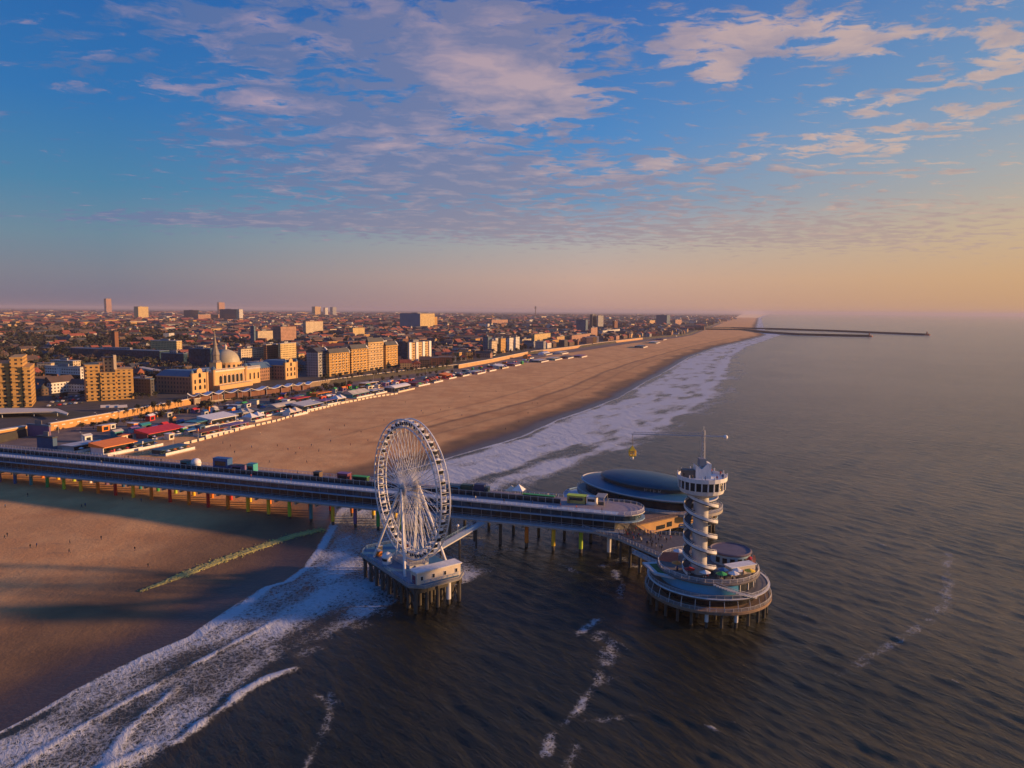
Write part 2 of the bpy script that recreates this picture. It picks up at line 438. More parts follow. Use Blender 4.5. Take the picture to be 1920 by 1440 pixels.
c = t.mix(aw, dry, damp_dim_c); c = t.mix(ak, c, soakc)
# vehicle and foot tracks
wv = t.node('ShaderNodeTexWave', wave_type='BANDS', bands_direction='X'); t.put(wv.inputs['Vector'], t.v('MULTIPLY', gp, (.94, -.34, 0)))
wv.inputs['Scale'].default_value = .02; wv.inputs['Distortion'].default_value = 6; wv.inputs['Detail'].default_value = 3; wv.inputs['Detail Scale'].default_value = .15
c = t.mix(t.m('MULTIPLY', t.sstep(wv.outputs['Fac'], .92, .99), .05), c, lin(120,88,62))
t.put(b.inputs['Base Color'], c)
t.put(b.inputs['Roughness'], t.m('SUBTRACT', .92, t.m('MULTIPLY', ak, .55)))
t.put(b.inputs['Normal'], t.bump(t.m('ADD', n2, t.noise(gp, .25, 4)), .55, .35))
grid_object('beach_sand', X, Y, Z, mS, {'wet_dim': wet_dim, 'soak': soak, 'near': near})

# ---- paved strip under the promenade wall
Yr = np.concatenate([np.arange(150, 700, 4), 700*1.02**np.arange(0, 110)])
ts = np.linspace(0, 1, 8)
lo_ = xw(Yr)-1.0; hi_ = xw(Yr)+(xb(Yr)-xw(Yr))*.62
X = lo_[:,None]+(hi_-lo_)[:,None]*ts[None,:]; Y = np.repeat(Yr[:,None], len(ts), 1)
mP, t, b = base_mat('promenade_brick'); gp = t.node('ShaderNodeNewGeometry').outputs['Position']
n1 = t.noise(gp, .06, 5, .65); n2 = t.noise(gp, .5, 3, .6)
c = t.ramp(n1, [(.3, (.085,.065,.06,1)), (.5, (.17,.125,.105,1)), (.7, (.27,.19,.13,1))])
t.put(b.inputs['Base Color'], t.mix(t.m('MULTIPLY', t.sstep(n2, .5, .7), .4), c, (.06,.055,.055,1))); b.inputs['Roughness'].default_value = .85
grid_object('promenade_paving', X, Y, np.maximum(sand_z(X, Y)+.12, 3.1), mP)

# ---- city ground: from the promenade wall to the horizon
Yr = np.concatenate([np.linspace(150, 700, 60), 700*1.06**np.arange(0, 80)])
uu = np.concatenate([[0, .6], np.geomspace(3, 60000, 90)])
X = xw(Yr)[:,None]-1.6-uu[None,:]; Y = np.repeat(Yr[:,None], len(uu), 1)
Z = np.full_like(X, CITYZ); Z[:,0] = 1.0
mG, t, b = base_mat('city_ground')
gp = t.node('ShaderNodeNewGeometry').outputs['Position']
n1 = t.noise(gp, .012, 5, .6); n2 = t.noise(gp, .09, 4, .6)
c = t.ramp(n1, [(.35, (.035,.037,.034,1)), (.5, (.06,.053,.05,1)), (.62, (.034,.040,.022,1))])
c = t.mix(t.m('MULTIPLY', t.sstep(n2, .5, .7), .5), c, (.10,.085,.075,1))
t.put(b.inputs['Base Color'], c); b.inputs['Roughness'].default_value = .9
grid_object('city_ground', X, Y, Z, mG, smooth=False)

# ------------------------------------------------------------------ sea
rows = [70.0]
while rows[-1] < 66000:
    y = rows[-1]
    rows.append(y + max(.55, y*(.0036 if y < 700 else .0036 + .016*min(1, (y-700)/6000))))
Yr = np.array(rows); NC = 620
tq = np.linspace(0, 1, NC)
lo = xs(Yr)-26; hi = np.maximum(Yr*.86+60, lo+200)
X = lo[:,None]+(hi-lo)[:,None]*tq[None,:]; Y = np.repeat(Yr[:,None], NC, 1)
s = (X-xs(Y))*.94                          # metres out from the water line
# width of the surf belt along the coast
zw = np.interp(Yr, [100,140,180,215,240,280,330,400,600,1000,2000,4000], [40,38,34,46,62,66,62,78,88,92,60,40])[:,None]
DXc = ((hi-lo)/NC)[:,None]; DYc = np.gradient(Yr)[:,None]
Z = np.zeros_like(X); SL = np.zeros_like(X)
r = np.random.default_rng(12)
main = math.atan2(-.62, -.78)
for k in range(90):
    lam = 1.6*(8.5/1.6)**r.random()
    th = main + r.normal(0, .27)
    kx, ky = math.cos(th)*2*math.pi/lam, math.sin(th)*2*math.pi/lam
    a = .0135*lam**.28*r.uniform(.5, 1.2)
    px_per = 2*math.pi/(np.abs(kx)*DXc+np.abs(ky)*DYc+1e-9)       # samples per period
    fade = sm(px_per, 3.0, 6.0)
    ph = r.uniform(0, 6.28)
    arg = kx*X+ky*Y+ph
    Z += a*fade*(np.sin(arg)+.22*np.sin(2*arg+1.2))
gust = .35+.75*vnoise(X, Y, 95, 21, 3)+.65*vnoise(X, Y, 28, 22, 3)
shel = sm(s, 0, 55)*(1-.35*np.exp(-((X+20)/70)**2-((Y-185)/60)**2))
Z *= gust*shel
zn = Z/(np.std(Z[(Y < 400) & (s > 60)])+1e-9)
foam = np.zeros_like(X); sheen = np.zeros_like(X)
mean = (vnoise(X, Y, 42, 31, 4)-.5); mean2 = (vnoise(X, Y, 15, 32, 3)-.5)
sw = s/zw + mean*.22 + mean2*.07
brk = sm(Yr, 300, 380)[:,None]             # beyond the pier the whole belt is white
fil = vnoise(s*1.0, Y*.40, 11, 61, 3)-.5       # long filaments lying along the fronts
lace = np.exp(-((sw-.20)/.16)**2)*.50+np.exp(-((sw-.55)/.26)**2)*.62+np.exp(-((sw-.93)/.10)**2)*.60
lace = (lace+fil*.55*sm(lace, .05, .4))*sm(sw, 1.14, 1.0)*sm(sw, -.02, .06)
foam += lace*(.42*(1-brk)+1.0*brk) + brk*(.27+1.0*fil+.5*mean)*sm(sw, 1.08, .85)*sm(sw, .02, .2)
foam += (1-brk)*(.24+.75*fil+.35*mean)*sm(sw, 1.08, .92)*sm(sw, .0, .06)
foam += brk*(.30+.9*fil)*sm(sw, 1.75, 1.0)*sm(sw, .9, 1.1)
# outer fringe of scattered white beyond the belt on the far side
foam += .75*np.exp(-((s-1.2-mean*4)/1.3)**2)*.95     # swash edge
def seg_dist(px, py, pts):
    d = np.full(px.shape, 1e9)
    for (ax, ay), (bx, by) in zip(pts, pts[1:]):
        vx, vy = bx-ax, by-ay; L = vx*vx+vy*vy+1e-9
        u = np.clip(((px-ax)*vx+(py-ay)*vy)/L, 0, 1)
        d = np.minimum(d, np.hypot(px-ax-u*vx, py-ay-u*vy))
    return d
sel = Yr < 480; Xn = X[sel]+mean[sel]*5+mean2[sel]*2.5; Yn = Y[sel]+mean2[sel]*3
brkup = vnoise(Xn, Yn, 5, 77, 4)
def line(pts): return [(G(x, y, 0).x, G(x, y, 0).y) for x, y in pts]
def streak(pts, wd, amt, ridge=0.0):
    amt = amt if amt > .9 else amt*.76
    d = seg_dist(Xn, Yn, line(pts)); g = np.exp(-(d/wd)**2)
    foam[sel] = np.maximum(foam[sel], amt*g*np.clip(-.05+1.9*brkup, 0, 1.1))
    if ridge: Z[sel] += ridge*np.exp(-(d/(wd*1.1))**2)
# breaking fronts traced on the water this side of the pier
streak([(20,1452),(143,1370),(300,1283),(393,1233),(520,1163),(640,1113)], 1.3, .95, .30)
streak([(180,1455),(230,1387),(253,1360),(333,1293)], 1.4, 1.0, .32)
streak([(200,1445),(283,1403),(330,1397),(360,1373),(430,1323),(447,1303),(500,1273),(550,1257)], 1.6, 1.0, .5)
streak([(300,1350),(420,1290),(520,1215)], 5.0, .72)
streak([(230,1420),(330,1340),(400,1300)], 5.0, .78)
streak([(555,1180),(640,1140),(720,1130)], 4.0, .62)
streak([(560,1230),(640,1190),(720,1150)], 4.0, .48)
streak([(600,1080),(650,1040),(690,1010)], 5.5, .70)
streak([(560,1125),(640,1085),(690,1060)], 5.0, .62)
streak([(655,1020),(700,1000),(760,985)], 6.0, .5)
streak([(616,1300),(604,1358),(585,1396),(560,1440)], 1.6, .55)
streak([(590,1305),(625,1318)], 1.3, .6)
# rip trail from the pier heads
streak([(1155,1069),(1165,1100),(1170,1119)], 2.2, .66)
streak([(1085,1188),(1110,1172),(1128,1160)], 2.0, .72)
streak([(1130,1190),(1147,1227),(1150,1255),(1132,1275)], 4.2, .62)
streak([(1132,1269),(1078,1338),(1028,1381),(1024,1412)], 1.8, .70)
streak([(1100,1350),(1180,1345),(1230,1330)], 1.8, .45)
streak([(1060,1440),(1080,1400)], 1.8, .5)
streak([(1130,1060),(1165,1048),(1190,1062)], 2.6, .66)
streak([(860,1045),(940,1030),(1000,1040),(1070,1070),(1130,1085)], 2.2, .46)
streak([(880,1010),(930,1000),(1000,1010)], 3.0, .42)
streak([(1780,1040),(1768,1130),(1700,1190),(1580,1265)], 3.0, .50)
streak([(1640,1255),(1700,1200),(1760,1180)], 3.5, .30)
for pts in ([(1437,625),(1500,629),(1560,631.5),(1630,632.5)],[(1450,618.5),(1600,624),(1738,629.5)]):
    sf = Yr > 1800
    d_ = seg_dist(X[sf], Y[sf], [(G(x, y, 0).x, G(x, y, 0).y) for x, y in pts]); foam[sf] = np.maximum(foam[sf], .8*np.exp(-(d_/22)**2))
foam = np.maximum(foam, .62*sm(zn, 1.9, 3.2)*sm(vnoise(X, Y, 34, 71, 3), .45, .62)*sm(s, 40, 90))
foam = np.clip(foam, 0, 1.05)
silt = sm(s, 75, 5)*.8+.25*sm(s, 300, 60)   # stirred-up sand in the shallows
off = np.clip(sm(s+120*(vnoise(X, Y, 80, 52, 3)-.5), 85, 250)*(.6+.65*vnoise(X, Y, 120, 53, 4)), 0, 1)
silt = np.clip(silt*(.6+.8*vnoise(X, Y, 55, 51, 4)), 0, 1)
Z -= 0.0
mW, t, b = base_mat('sea_water')
gp = t.node('ShaderNodeNewGeometry').outputs['Position']
af = t.node('ShaderNodeAttribute', attribute_name='foam').outputs['Fac']
asil = t.node('ShaderNodeAttribute', attribute_name='silt').outputs['Fac']
wpos = t.v('ADD', gp, t.v('SCALE', t.v('SUBTRACT', t.noise(gp, .35, 3, .6, out=1), (.5,.5,.5)), scale=2.6))
vo = t.node('ShaderNodeTexVoronoi', feature='DISTANCE_TO_EDGE'); t.put(vo.inputs['Vector'], wpos); vo.inputs['Scale'].default_value = .55
vo2 = t.node('ShaderNodeTexVoronoi', feature='DISTANCE_TO_EDGE'); t.put(vo2.inputs['Vector'], wpos); vo2.inputs['Scale'].default_value = 1.5
web = t.m('SUBTRACT', 1.0, t.m('MULTIPLY', t.m('MINIMUM', vo.outputs['Distance'], t.m('MULTIPLY', vo2.outputs['Distance'], 1.3)), 3.2), clamp=True)
nz = t.noise(gp, .8, 6, .68); nb = t.noise(gp, .11, 4, .55)
k = t.m('ADD', t.m('MULTIPLY', web, .55), t.m('ADD', t.m('MULTIPLY', nz, .85), t.m('MULTIPLY', nb, .35)))
ff = t.sstep(t.m('ADD', t.m('MULTIPLY', af, 1.3), t.m('SUBTRACT', k, 1.50)), -.12, .55)
ff = t.m('MULTIPLY', ff, t.sstep(af, .03, .2))
deep = t.mix(nb, (.004,.008,.004,1), (.012,.015,.007,1))
shal = t.mix(nb, (.026,.026,.020,1), (.045,.038,.026,1))
aoff = t.node('ShaderNodeAttribute', attribute_name='offshore').outputs['Fac']
olive = t.mix(nb, (.130,.108,.052,1), (.205,.168,.085,1))
deep = t.mix(aoff, deep, olive)  # olive offshore; inshore water kept near black, foreground dimming painted in
c = t.mix(asil, deep, shal)
c = t.mix(t.m('MULTIPLY', ff, .86), c, t.mix(nz, (.46,.52,.58,1), (.70,.73,.77,1)))
t.put(b.inputs['Base Color'], c)
b.inputs['IOR'].default_value = 1.33; b.inputs['Specular IOR Level'].default_value = .40
t.put(b.inputs['Roughness'], t.m('ADD', .16, t.m('MULTIPLY', ff, .6)))
ca_, sa_ = math.cos(main), math.sin(main)
wq = t.comb(t.v('DOT_PRODUCT', gp, (ca_, sa_, 0)), t.m('MULTIPLY', t.v('DOT_PRODUCT', gp, (-sa_, ca_, 0)), .32), 0.0)
rip = t.noise(wq, .9, 5, .66, .6)
rip2 = t.noise(wq, .16, 3, .5, .4)
bh = t.m('ADD', t.m('ADD', t.m('MULTIPLY', rip, 1.0), t.m('MULTIPLY', rip2, 1.6)), t.m('MULTIPLY', ff, .35))
t.put(b.inputs['Normal'], t.bump(bh, .85, .6))
sea = grid_object('sea_water', X, Y, Z, mW, {'foam': foam, 'silt': silt, 'offshore': off})
print('sea verts', X.size)
# the air over the sea and the town
mH = bpy.data.materials.new('haze_air'); mH.use_nodes = True
nt = mH.node_tree; nt.nodes.remove(nt.nodes['Principled BSDF'])
pv = nt.nodes.new('ShaderNodeVolumePrincipled'); pv.inputs['Color'].default_value = (.64,.62,.74,1); pv.inputs['Density'].default_value = HAZE = 4.2e-5
pv.inputs['Anisotropy'].default_value = 0.1
nt.links.new(pv.outputs[0], nt.nodes['Material Output'].inputs['Volume'])
hz = MB(); hz.box(-64000, 64000, -800, 72000, -8, 165)
tag(hz.build('haze', mH), kind='stuff')
# ------------------------------------------------------------------ shared materials
white = pm('white_paint', (.70,.70,.69), .55, .24, .7, streak=True)
cream = pm('cream_paint', (.66,.58,.46), .6, .12, .4, streak=True)
lgrey = pm('light_grey', (.46,.47,.48), .6, .2, .5)
mgrey = pm('mid_grey', (.24,.25,.26), .65, .25, .5)
dgrey = pm('dark_grey', (.07,.075,.08), .6, .3, .5)
conc = pm('concrete', (.34,.32,.29), .8, .3, .3, streak=True)
dconc = pm('wet_concrete', (.075,.07,.06), .5, .4, .3)
plank = pm('deck_boards', (.40,.38,.36), .75, .25, .8)
bluedeck = pm('blue_deck', (.04,.15,.26), .55, .25, .4)
steelb = pm('blue_grey_steel', (.22,.36,.50), .45, .2, .5)
gl = glass('dark_glass'); glb = glass('blue_glass', (.03,.06,.09), .10)
navy = pm('navy_roof', (.018,.058,.085), .38, .3, .15)
teal = pm('teal_paint', (.03,.22,.26), .5, .2, .5)
blue = pm('blue_paint', (.02,.10,.28), .5, .2, .5)
red = pm('red_paint', (.55,.03,.02), .55, .25, .5)
maroon = pm('maroon_paint', (.16,.03,.06), .6, .25, .5)
orange = pm('orange_paint', (.75,.22,.02), .55, .2, .5)
yellow = pm('yellow_paint', (.85,.55,.03), .55, .2, .5)
lime = pm('lime_paint', (.42,.60,.04), .55, .2, .5)
green = pm('green_paint', (.04,.34,.08), .6, .25, .5)
black = pm('black_rubber', (.02,.02,.022), .6, .2, .5)
purple = pm('purple_paint', (.18,.10,.24), .6, .2, .5)
warm = pm('ochre_cladding', (.52,.30,.11), .6, .18, .4, streak=True)
pinkd = pm('pinkish_paving', (.28,.24,.26), .75, .2, .6)
PALE = {'red': red, 'orange': orange, 'yellow': yellow, 'lime': lime, 'green': green, 'teal': teal, 'blue': blue, 'purple': purple, 'white': white}
conc2 = conc

# ------------------------------------------------------------------ the pier
pa = math.atan2(-.306, .952)
pend = G(1150, 999, 10)                       # right end of the near edge
pier = thing('pier', 'long two storey glazed pier running from the beach out to the tower', 'pier', (pend.x, pend.y, 0), pa)
L0 = -400
def capsule(x0, x1, y0, y1, n=10):
    """outline with a rounded outer end"""
    r_ = (y1-y0)/2; cyy = (y0+y1)/2
    return [(x0, y1), (x0, y0)] + [(x1+r_*math.sin(math.pi*i/n), cyy-r_*math.cos(math.pi*i/n)) for i in range(n+1)]
m = MB(); m.box(L0, 4, 0, 20, 8.9, 9.9, 0, 1)
for x in range(L0+5, 0, 10): m.box(x-.35, x+.35, .4, 19.6, 7.9, 8.9, 0)
m.box(L0, 4, -.06, .5, 9.45, 10.05, 2)
m.build('lower_deck', [conc, plank, steelb], pier)
m = MB(); m.rail([(L0, .25, 9.95), (3.6, .25, 9.95)], 1.15, 2.5, .05); m.build('railing', steelb, pier)
m = MB(); m.rail([(L0, 19.7, 9.95), (3.6, 19.7, 9.95)], 1.15, 2.5, .05); m.build('railing', steelb, pier)
m = MB(); m.box(L0, 0, 2.6, 17.4, 9.95, 13.5, 0)
for x in np.arange(L0, .1, 4): m.box(x-.09, x+.09, 2.48, 2.6, 9.95, 13.5, 1); m.box(x-.09, x+.09, 17.4, 17.52, 9.95, 13.5, 1)
m.box(L0, 0, 2.5, 2.6, 11.0, 11.12, 1)
m.build('arcade_glass', [gl, mgrey], pier)
m = MB(); m.prism(capsule(L0, 1.0, 1.0, 19.0), 13.5, 13.9, 0); m.build('ledge', [steelb], pier)
m = MB(); m.prism(capsule(L0, .6, 1.9, 18.1), 13.9, 16.0, 0)
for x in np.arange(L0, .1, 4): m.box(x-.08, x+.08, 1.8, 1.9, 13.9, 16.0, 1)
m.build('upper_glass', [glb, mgrey], pier)
m = MB(); m.prism(capsule(L0, 1.0, 1.1, 18.9), 16.0, 16.45, 0, 1); m.build('upper_deck', [lgrey, pinkd], pier)
m = MB(); m.box(L0, 1, 1.5, 5.2, 16.454, 16.47, 0); m.build('walkway_strip', [pm('pale_paving', (.38,.48,.60), .55, .15, .5)], pier)
cp = capsule(L0, .8, 1.3, 18.7)
m = MB(); m.rail([(x, y, 16.45) for x, y in cp[1:]+cp[:1]], 1.1, 2.0, .055); m.build('parapet_rail', white, pier)
m = MB(); m.box(L0, -22, 8.9, 9.05, 16.45, 18.5, 0)
for x in np.arange(L0, -21, 3): m.box(x-.07, x+.07, 8.82, 8.9, 16.45, 18.6, 1)
m.box(L0, -22, 8.84, 8.9, 18.3, 18.42, 1)
m.build('wind_screen', [gl, lgrey], pier)
# struts of the lower edge seen below the ledge
seq = ['white','lime','yellow','orange','dark','dark','dark','dark','lime','green','purple','yellow','teal','lime','yellow','yellow','orange','red','orange','red','orange','yellow','red','orange','yellow','lime','green','teal','blue','purple']
def pile(parent, x, y, ztop, colour, r=.62, zb=-3.5, zc=None):
    m = MB()
    if colour == 'dark': m.tube((x, y, zb), (x, y, ztop), r, r, 10, 0); mats = [dconc]
    else:
        zc = 1.6 if zc is None else zc
        m.tube((x, y, zb), (x, y, zc), r, r, 10, 0); m.tube((x, y, zc), (x, y, ztop), r*1.25, r*1.25, 10, 1); mats = [dconc, PALE[colour]]
    o = m.build('pile', mats, parent)
    if colour != 'dark': o['label'] = colour + ' coloured pile'
    return o
for i in range(34):
    x = -2 - i*10.6
    c1 = seq[i % len(seq)]
    pile(pier, x, 3.2, 8.4, c1); pile(pier, x+1.0, 16.8, 8.4, seq[(i+5) % len(seq)] if i > 8 else 'dark')
PM = Matrix.Translation(pier.location) @ Matrix.Rotation(pa, 4, 'Z')
def on_pier(x, y, z): return PM @ Vector((x, y, z))
def pier_x(px, py, z, y=12):
    """pier coordinate under a photo column"""
    best = min((abs(proj(on_pier(x, y, z))[0]-px), x) for x in np.arange(-400, 10, .5)); return best[1]

# ---- stalls and other things on the upper deck
def stall(px, name, label, cat, mats, Lx, Ly, h, kind='box', y=12.5, group=None):
    x = pier_x(px, 0, 17, y); p = on_pier(x, y, 16.47)
    t_ = thing(name, label, cat, p, pa, group)
    hx, hy = Lx/2, Ly/2
    if kind == 'box':
        m = MB(); m.box(-hx, hx, -hy, hy, 0, h, 0); m.build('body', mats[0], t_)
        m = MB(); m.box(-hx-.15, hx+.15, -hy-.15, hy+.15, h, h+.18, 0); m.build('roof', mats[1], t_)
        m = MB(); m.box(-hx*.75, hx*.75, -hy-.06, -hy+.0, h*.42, h*.8, 0); m.build('serving_hatch', gl, t_)
    elif kind == 'tent':
        for sx in (-1, 1):
            for sy in (-1, 1): m = MB(); m.tube((sx*hx, sy*hy, 0), (sx*hx, sy*hy, h*.6), .06, n=5); m.build('leg', lgrey, t_)
        m = MB(); m.add([(-hx,-hy,h*.55),(hx,-hy,h*.55),(hx,hy,h*.55),(-hx,hy,h*.55),(0,0,h)], [(0,1,4),(1,2,4),(2,3,4),(3,0,4),(3,2,1,0)]); m.build('canopy', mats[0], t_)
    elif kind == 'tank':
        m = MB(); m.lathe([(.05,h),(hx*.5,h*.96),(hx*.86,h*.8),(hx,h*.5),(hx*.9,h*.18),(hx*.6,0),(.01,0)], 18); m.build('shell', mats[0], t_, smooth=True)
        m = MB(); m.ring(hx*.98, hx*1.04, h*.47, h*.53, 18); m.build('band', mats[1], t_)
    elif kind == 'frame':
        m = MB()
        for sx in (-1, 1):
            for sy in (-1, 1): m.tube((sx*hx, sy*hy, 0), (sx*hx, sy*hy, h), .09, n=5)
        for a, b in (((-hx,-hy),(hx,-hy)),((hx,-hy),(hx,hy)),((hx,hy),(-hx,hy)),((-hx,hy),(-hx,-hy))): m.tube((*a, h), (*b, h), .09, n=5)
        m.build('frame', mats[0], t_)
        m = MB(); m.box(-hx, hx, -hy, hy, h, h+.15); m.build('roof', mats[1], t_)
        m = MB(); m.box(-hx*.6, hx*.6, -.4, .4, 0, 1.1); m.build('counter', dgrey, t_)
    elif kind == 'truck':
        m = MB(); m.box(-hx, hx*.45, -hy, hy, .6, h, 0); m.build('cargo_box', mats[0], t_)
        m = MB(); m.xprism([(-hy,.5),(hy,.5),(hy,h*.62),(hy*.9,h*.8),(-hy*.9,h*.8),(-hy,h*.62)], hx*.5, hx); m.build('cab', mats[1], t_)
        m = MB(); m.box(hx-.02, hx+.03, -hy*.8, hy*.8, h*.45, h*.7); m.build('windscreen', gl, t_)
        for sx in (-.65, .7):
            for sy in (-1, 1): m = MB(); m.tube((sx*hx, sy*hy-.12*sy-.1, .42), (sx*hx, sy*hy-.12*sy+.1, .42), .42, n=12); m.build('wheel', black, t_)
    return t_
stall(350, 'ticket_booth', 'small teal booth on the pier roof beside the white round tank', 'booth', (teal, dgrey), 4.2, 3.2, 3.0)
stall(368, 'storage_tank', 'round white tank on the pier roof beside the teal booth', 'tank', (white, lgrey), 4.6, 4.6, 4.4, 'tank')
stall(418, 'shipping_container', 'tall bright blue container hut on the pier roof left of the wheel', 'container', (blue, blue), 8.0, 3.4, 5.6)
stall(447, 'snack_stall', 'dark purple snack stall between the blue and the turquoise huts', 'stall', (purple, dgrey), 6.0, 3.0, 3.0)
stall(473, 'beach_hut', 'turquoise hut on the pier roof, right of the purple stall', 'hut', (pm('turquoise_paint', (.05,.36,.34), .5, .2, .5), teal), 3.6, 3.2, 4.2)
stall(596, 'snack_stall', 'low brown snack stall on the pier roof just left of the maroon one', 'stall', (pm('brown_paint', (.12,.08,.05), .6, .2, .5), dgrey), 3.0, 2.6, 3.2)
stall(645, 'snack_stall', 'maroon stall with a lilac roof left of the wheel rim', 'stall', (maroon, purple), 5.0, 3.2, 3.6)
stall(676, 'planter_hedge', 'dark green hedge box on the pier roof behind the left wheel rim', 'hedge', (pm('hedge_green', (.03,.07,.03), .8, .3, .9), green), 7.0, 2.2, 2.8)
stall(852, 'snack_stall', 'bright blue snack stall right of the wheel rim', 'stall', (pm('sky_blue_paint', (.05,.26,.42), .5, .2, .5), navy), 6.0, 3.0, 2.7)
stall(880, 'delivery_truck', 'dark green box truck parked on the pier roof', 'truck', (pm('truck_green', (.03,.07,.05), .5, .25, .5), dgrey), 6.4, 2.5, 3.4, 'truck')
stall(904, 'delivery_truck', 'navy box truck nose to tail with the dark green truck', 'truck', (pm('truck_navy', (.02,.035,.10), .5, .25, .5), navy), 6.0, 2.5, 4.0, 'truck')
stall(958, 'party_tent', 'cream peaked tent on the pier roof, left of a pair', 'tent', (cream,), 4.2, 4.0, 4.6, 'tent')
stall(972, 'party_tent', 'taller white peaked tent on the pier roof, right of a pair', 'tent', (white,), 4.6, 4.4, 5.4, 'tent')
stall(1010, 'planter_hedge', 'long dark olive hedge box beyond the peaked tents', 'hedge', (pm('hedge_olive', (.05,.055,.02), .8, .3, .9), green), 13.0, 1.4, 1.6)
stall(1082, 'snack_stall', 'olive yellow snack stall near the rounded pier end', 'stall', (pm('olive_yellow', (.42,.36,.10), .6, .2, .5), lime), 7.0, 3.0, 2.9)
stall(1109, 'snack_stall', 'white stall between the olive yellow stall and the open frame', 'stall', (white, lgrey), 3.8, 3.0, 2.9)
stall(1128, 'shelter_frame', 'open grey shelter frame at the rounded pier end', 'shelter', (mgrey, mgrey), 3.6, 6.5, 3.6, 'frame')

# ------------------------------------------------------------------ big wheel and its island
wc = Vector((-32.5, 222.5, 0)); wa = R(126.5)   # x axis lies in the wheel's plane
isl = thing('wheel_platform', 'blue decked island on dark piles that carries the big wheel', 'platform', (wc.x, wc.y, 0), wa)
WM = Matrix.Translation(wc) @ Matrix.Rotation(wa, 4, 'Z')
# local +x = away from the camera to the left, local +y = towards the left front
hx, hy = 20.0, 9.4
outl = [(-hx+3.5,-hy),(hx-3.5,-hy),(hx,-hy+3.5),(hx,hy-3.5),(hx-3.5,hy),(-hx+3.5,hy),(-hx,hy-3.5),(-hx,-hy+3.5)]
DZ = 9.0
m = MB(); m.prism(outl, DZ-1.3, DZ, 0, 1); m.build('deck', [conc, bluedeck], isl)
m = MB(); m.prism([(x*1.025, y*1.05) for x, y in outl], DZ-.9, DZ-.25, 0); m.build('rim', [mgrey], isl)
m = MB(); m.rail([(x*.985, y*.98, DZ) for x, y in outl], 1.1, 2.0, .05, closed=True); m.build('railing', steelb, isl)
for i in range(9):  # dense piles and added beams keep low sun from passing under the deck
    x = -hx+2.5+i*(2*hx-5)/8
    m = MB(); m.box(x-.5, x+.5, -hy+1.0, hy-1.0, DZ-3.2, DZ-1.3)
    m.build('sun_block_beam', dconc, isl)
    for j in range(5):
        y = -hy+1.8+j*(2*hy-3.6)/4
        pile(isl, x, y, DZ-1.3, 'white' if (i, j) in ((0, 1),) else 'dark', .62)  # one pile white: the sunlight on it is put into its colour
for j in range(3):
    m = MB(); y = -hy+1.9+j*(2*hy-3.8)/2; m.box(-hx+1.5, hx-1.5, y-.5, y+.5, DZ-3.0, DZ-1.35); m.build('sun_block_long_beam', dconc, isl)
for j in (0, 2, 4):
    y = -hy+1.8+j*(2*hy-3.6)/4
    for i in range(8):
        xa = -hx+2.5+i*(2*hx-5)/8; xb_ = xa+(2*hx-5)/8
        if i % 2 == j//2 % 2: m = MB(); m.tube((xa, y, .4), (xb_, y, DZ-3.0), .22, n=5); m.tube((xb_, y, .4), (xa, y, DZ-3.0), .22, n=5); m.build('sun_block_brace', dconc, isl)  # bracing added to close off low sun between the piles
wheel = thing('ferris_wheel', 'tall white observation wheel with dark windowed cabins beside the pier', 'ferris wheel', (wc.x, wc.y, DZ), wa)
HZ = 24.1; RO = 22.3; RI = 19.9
for sy in (-1, 1):
    m = MB()
    for rr, tr in ((RO, .26), (RI, .22)):
        m.path([(rr*math.cos(2*math.pi*i/84), sy*1.5, HZ+rr*math.sin(2*math.pi*i/84)) for i in range(84)], tr, 5, 0, True)
    for i in range(84):
        a = 2*math.pi*i/84; b_ = 2*math.pi*(i+1)/84
        m.tube((RO*math.cos(a), sy*1.5, HZ+RO*math.sin(a)), (RI*math.cos(b_), sy*1.5, HZ+RI*math.sin(b_)), .07, n=4)
    m.build('rim', white, wheel)
NG = 42
for i in range(NG):
    a = 2*math.pi*i/NG; rr = (RO+RI)/2
    c_ = Vector((rr*math.cos(a), 0, HZ+rr*math.sin(a)))
    m = MB(); m.tube((RO*math.cos(a), -1.5, HZ+RO*math.sin(a)), (RO*math.cos(a), 1.5, HZ+RO*math.sin(a)), .1, n=4)
    m.tube((RI*math.cos(a), -1.5, HZ+RI*math.sin(a)), (RI*math.cos(a), 1.5, HZ+RI*math.sin(a)), .1, n=4); m.build('crossbar', white, wheel)
    if i == 0:
        m = MB(); m.lathe([(.2,-1.1),(.85,-.95),(1.0,-.55)], 12); m.lathe([(1.0,.5),(.8,.85),(.12,1.05)], 12)
        gon = m.build('gondola', white, wheel, smooth=True)
        m = MB(); m.lathe([(1.0,-.55),(1.06,0),(1.0,.5)], 12); gw = m.build('window', gl, gon, smooth=True)
    else:
        g2 = copy_tree(gon, wheel)
    (gon if i == 0 else g2).location = c_
m = MB(); m.tube((0,-2.9,0),(0,-1.1,0),.05); sp = None
for i in range(NG):
    a = 2*math.pi*(i+.5)/NG
    for sy in (-1, 1):
        m = MB()
        m.tube((.9*math.cos(a), sy*2.3, HZ+.9*math.sin(a)), (RI*math.cos(a), sy*1.5, HZ+RI*math.sin(a)), .10, n=4)
        if i % 2 == 0:
            for q in range(5):
                r0_, r1_ = 3+q*3.2, 3+(q+1)*3.2
                m.tube((r0_*math.cos(a), sy*(2.3-.8*r0_/RI), HZ+r0_*math.sin(a)), (r1_*math.cos(a+.06), sy*(2.3-.8*r1_/RI), HZ+r1_*math.sin(a+.06)), .05, n=3)
        m.build('spoke', white, wheel)
m = MB(); m.tube((0,-3.6,HZ),(0,3.6,HZ),.75,n=14); m.build('axle', mgrey, wheel)
for sy in (-1, 1):
    m = MB(); m.tube((0,sy*2.0,HZ),(0,sy*2.6,HZ),1.7,n=20); m.build('hub', cream, wheel)
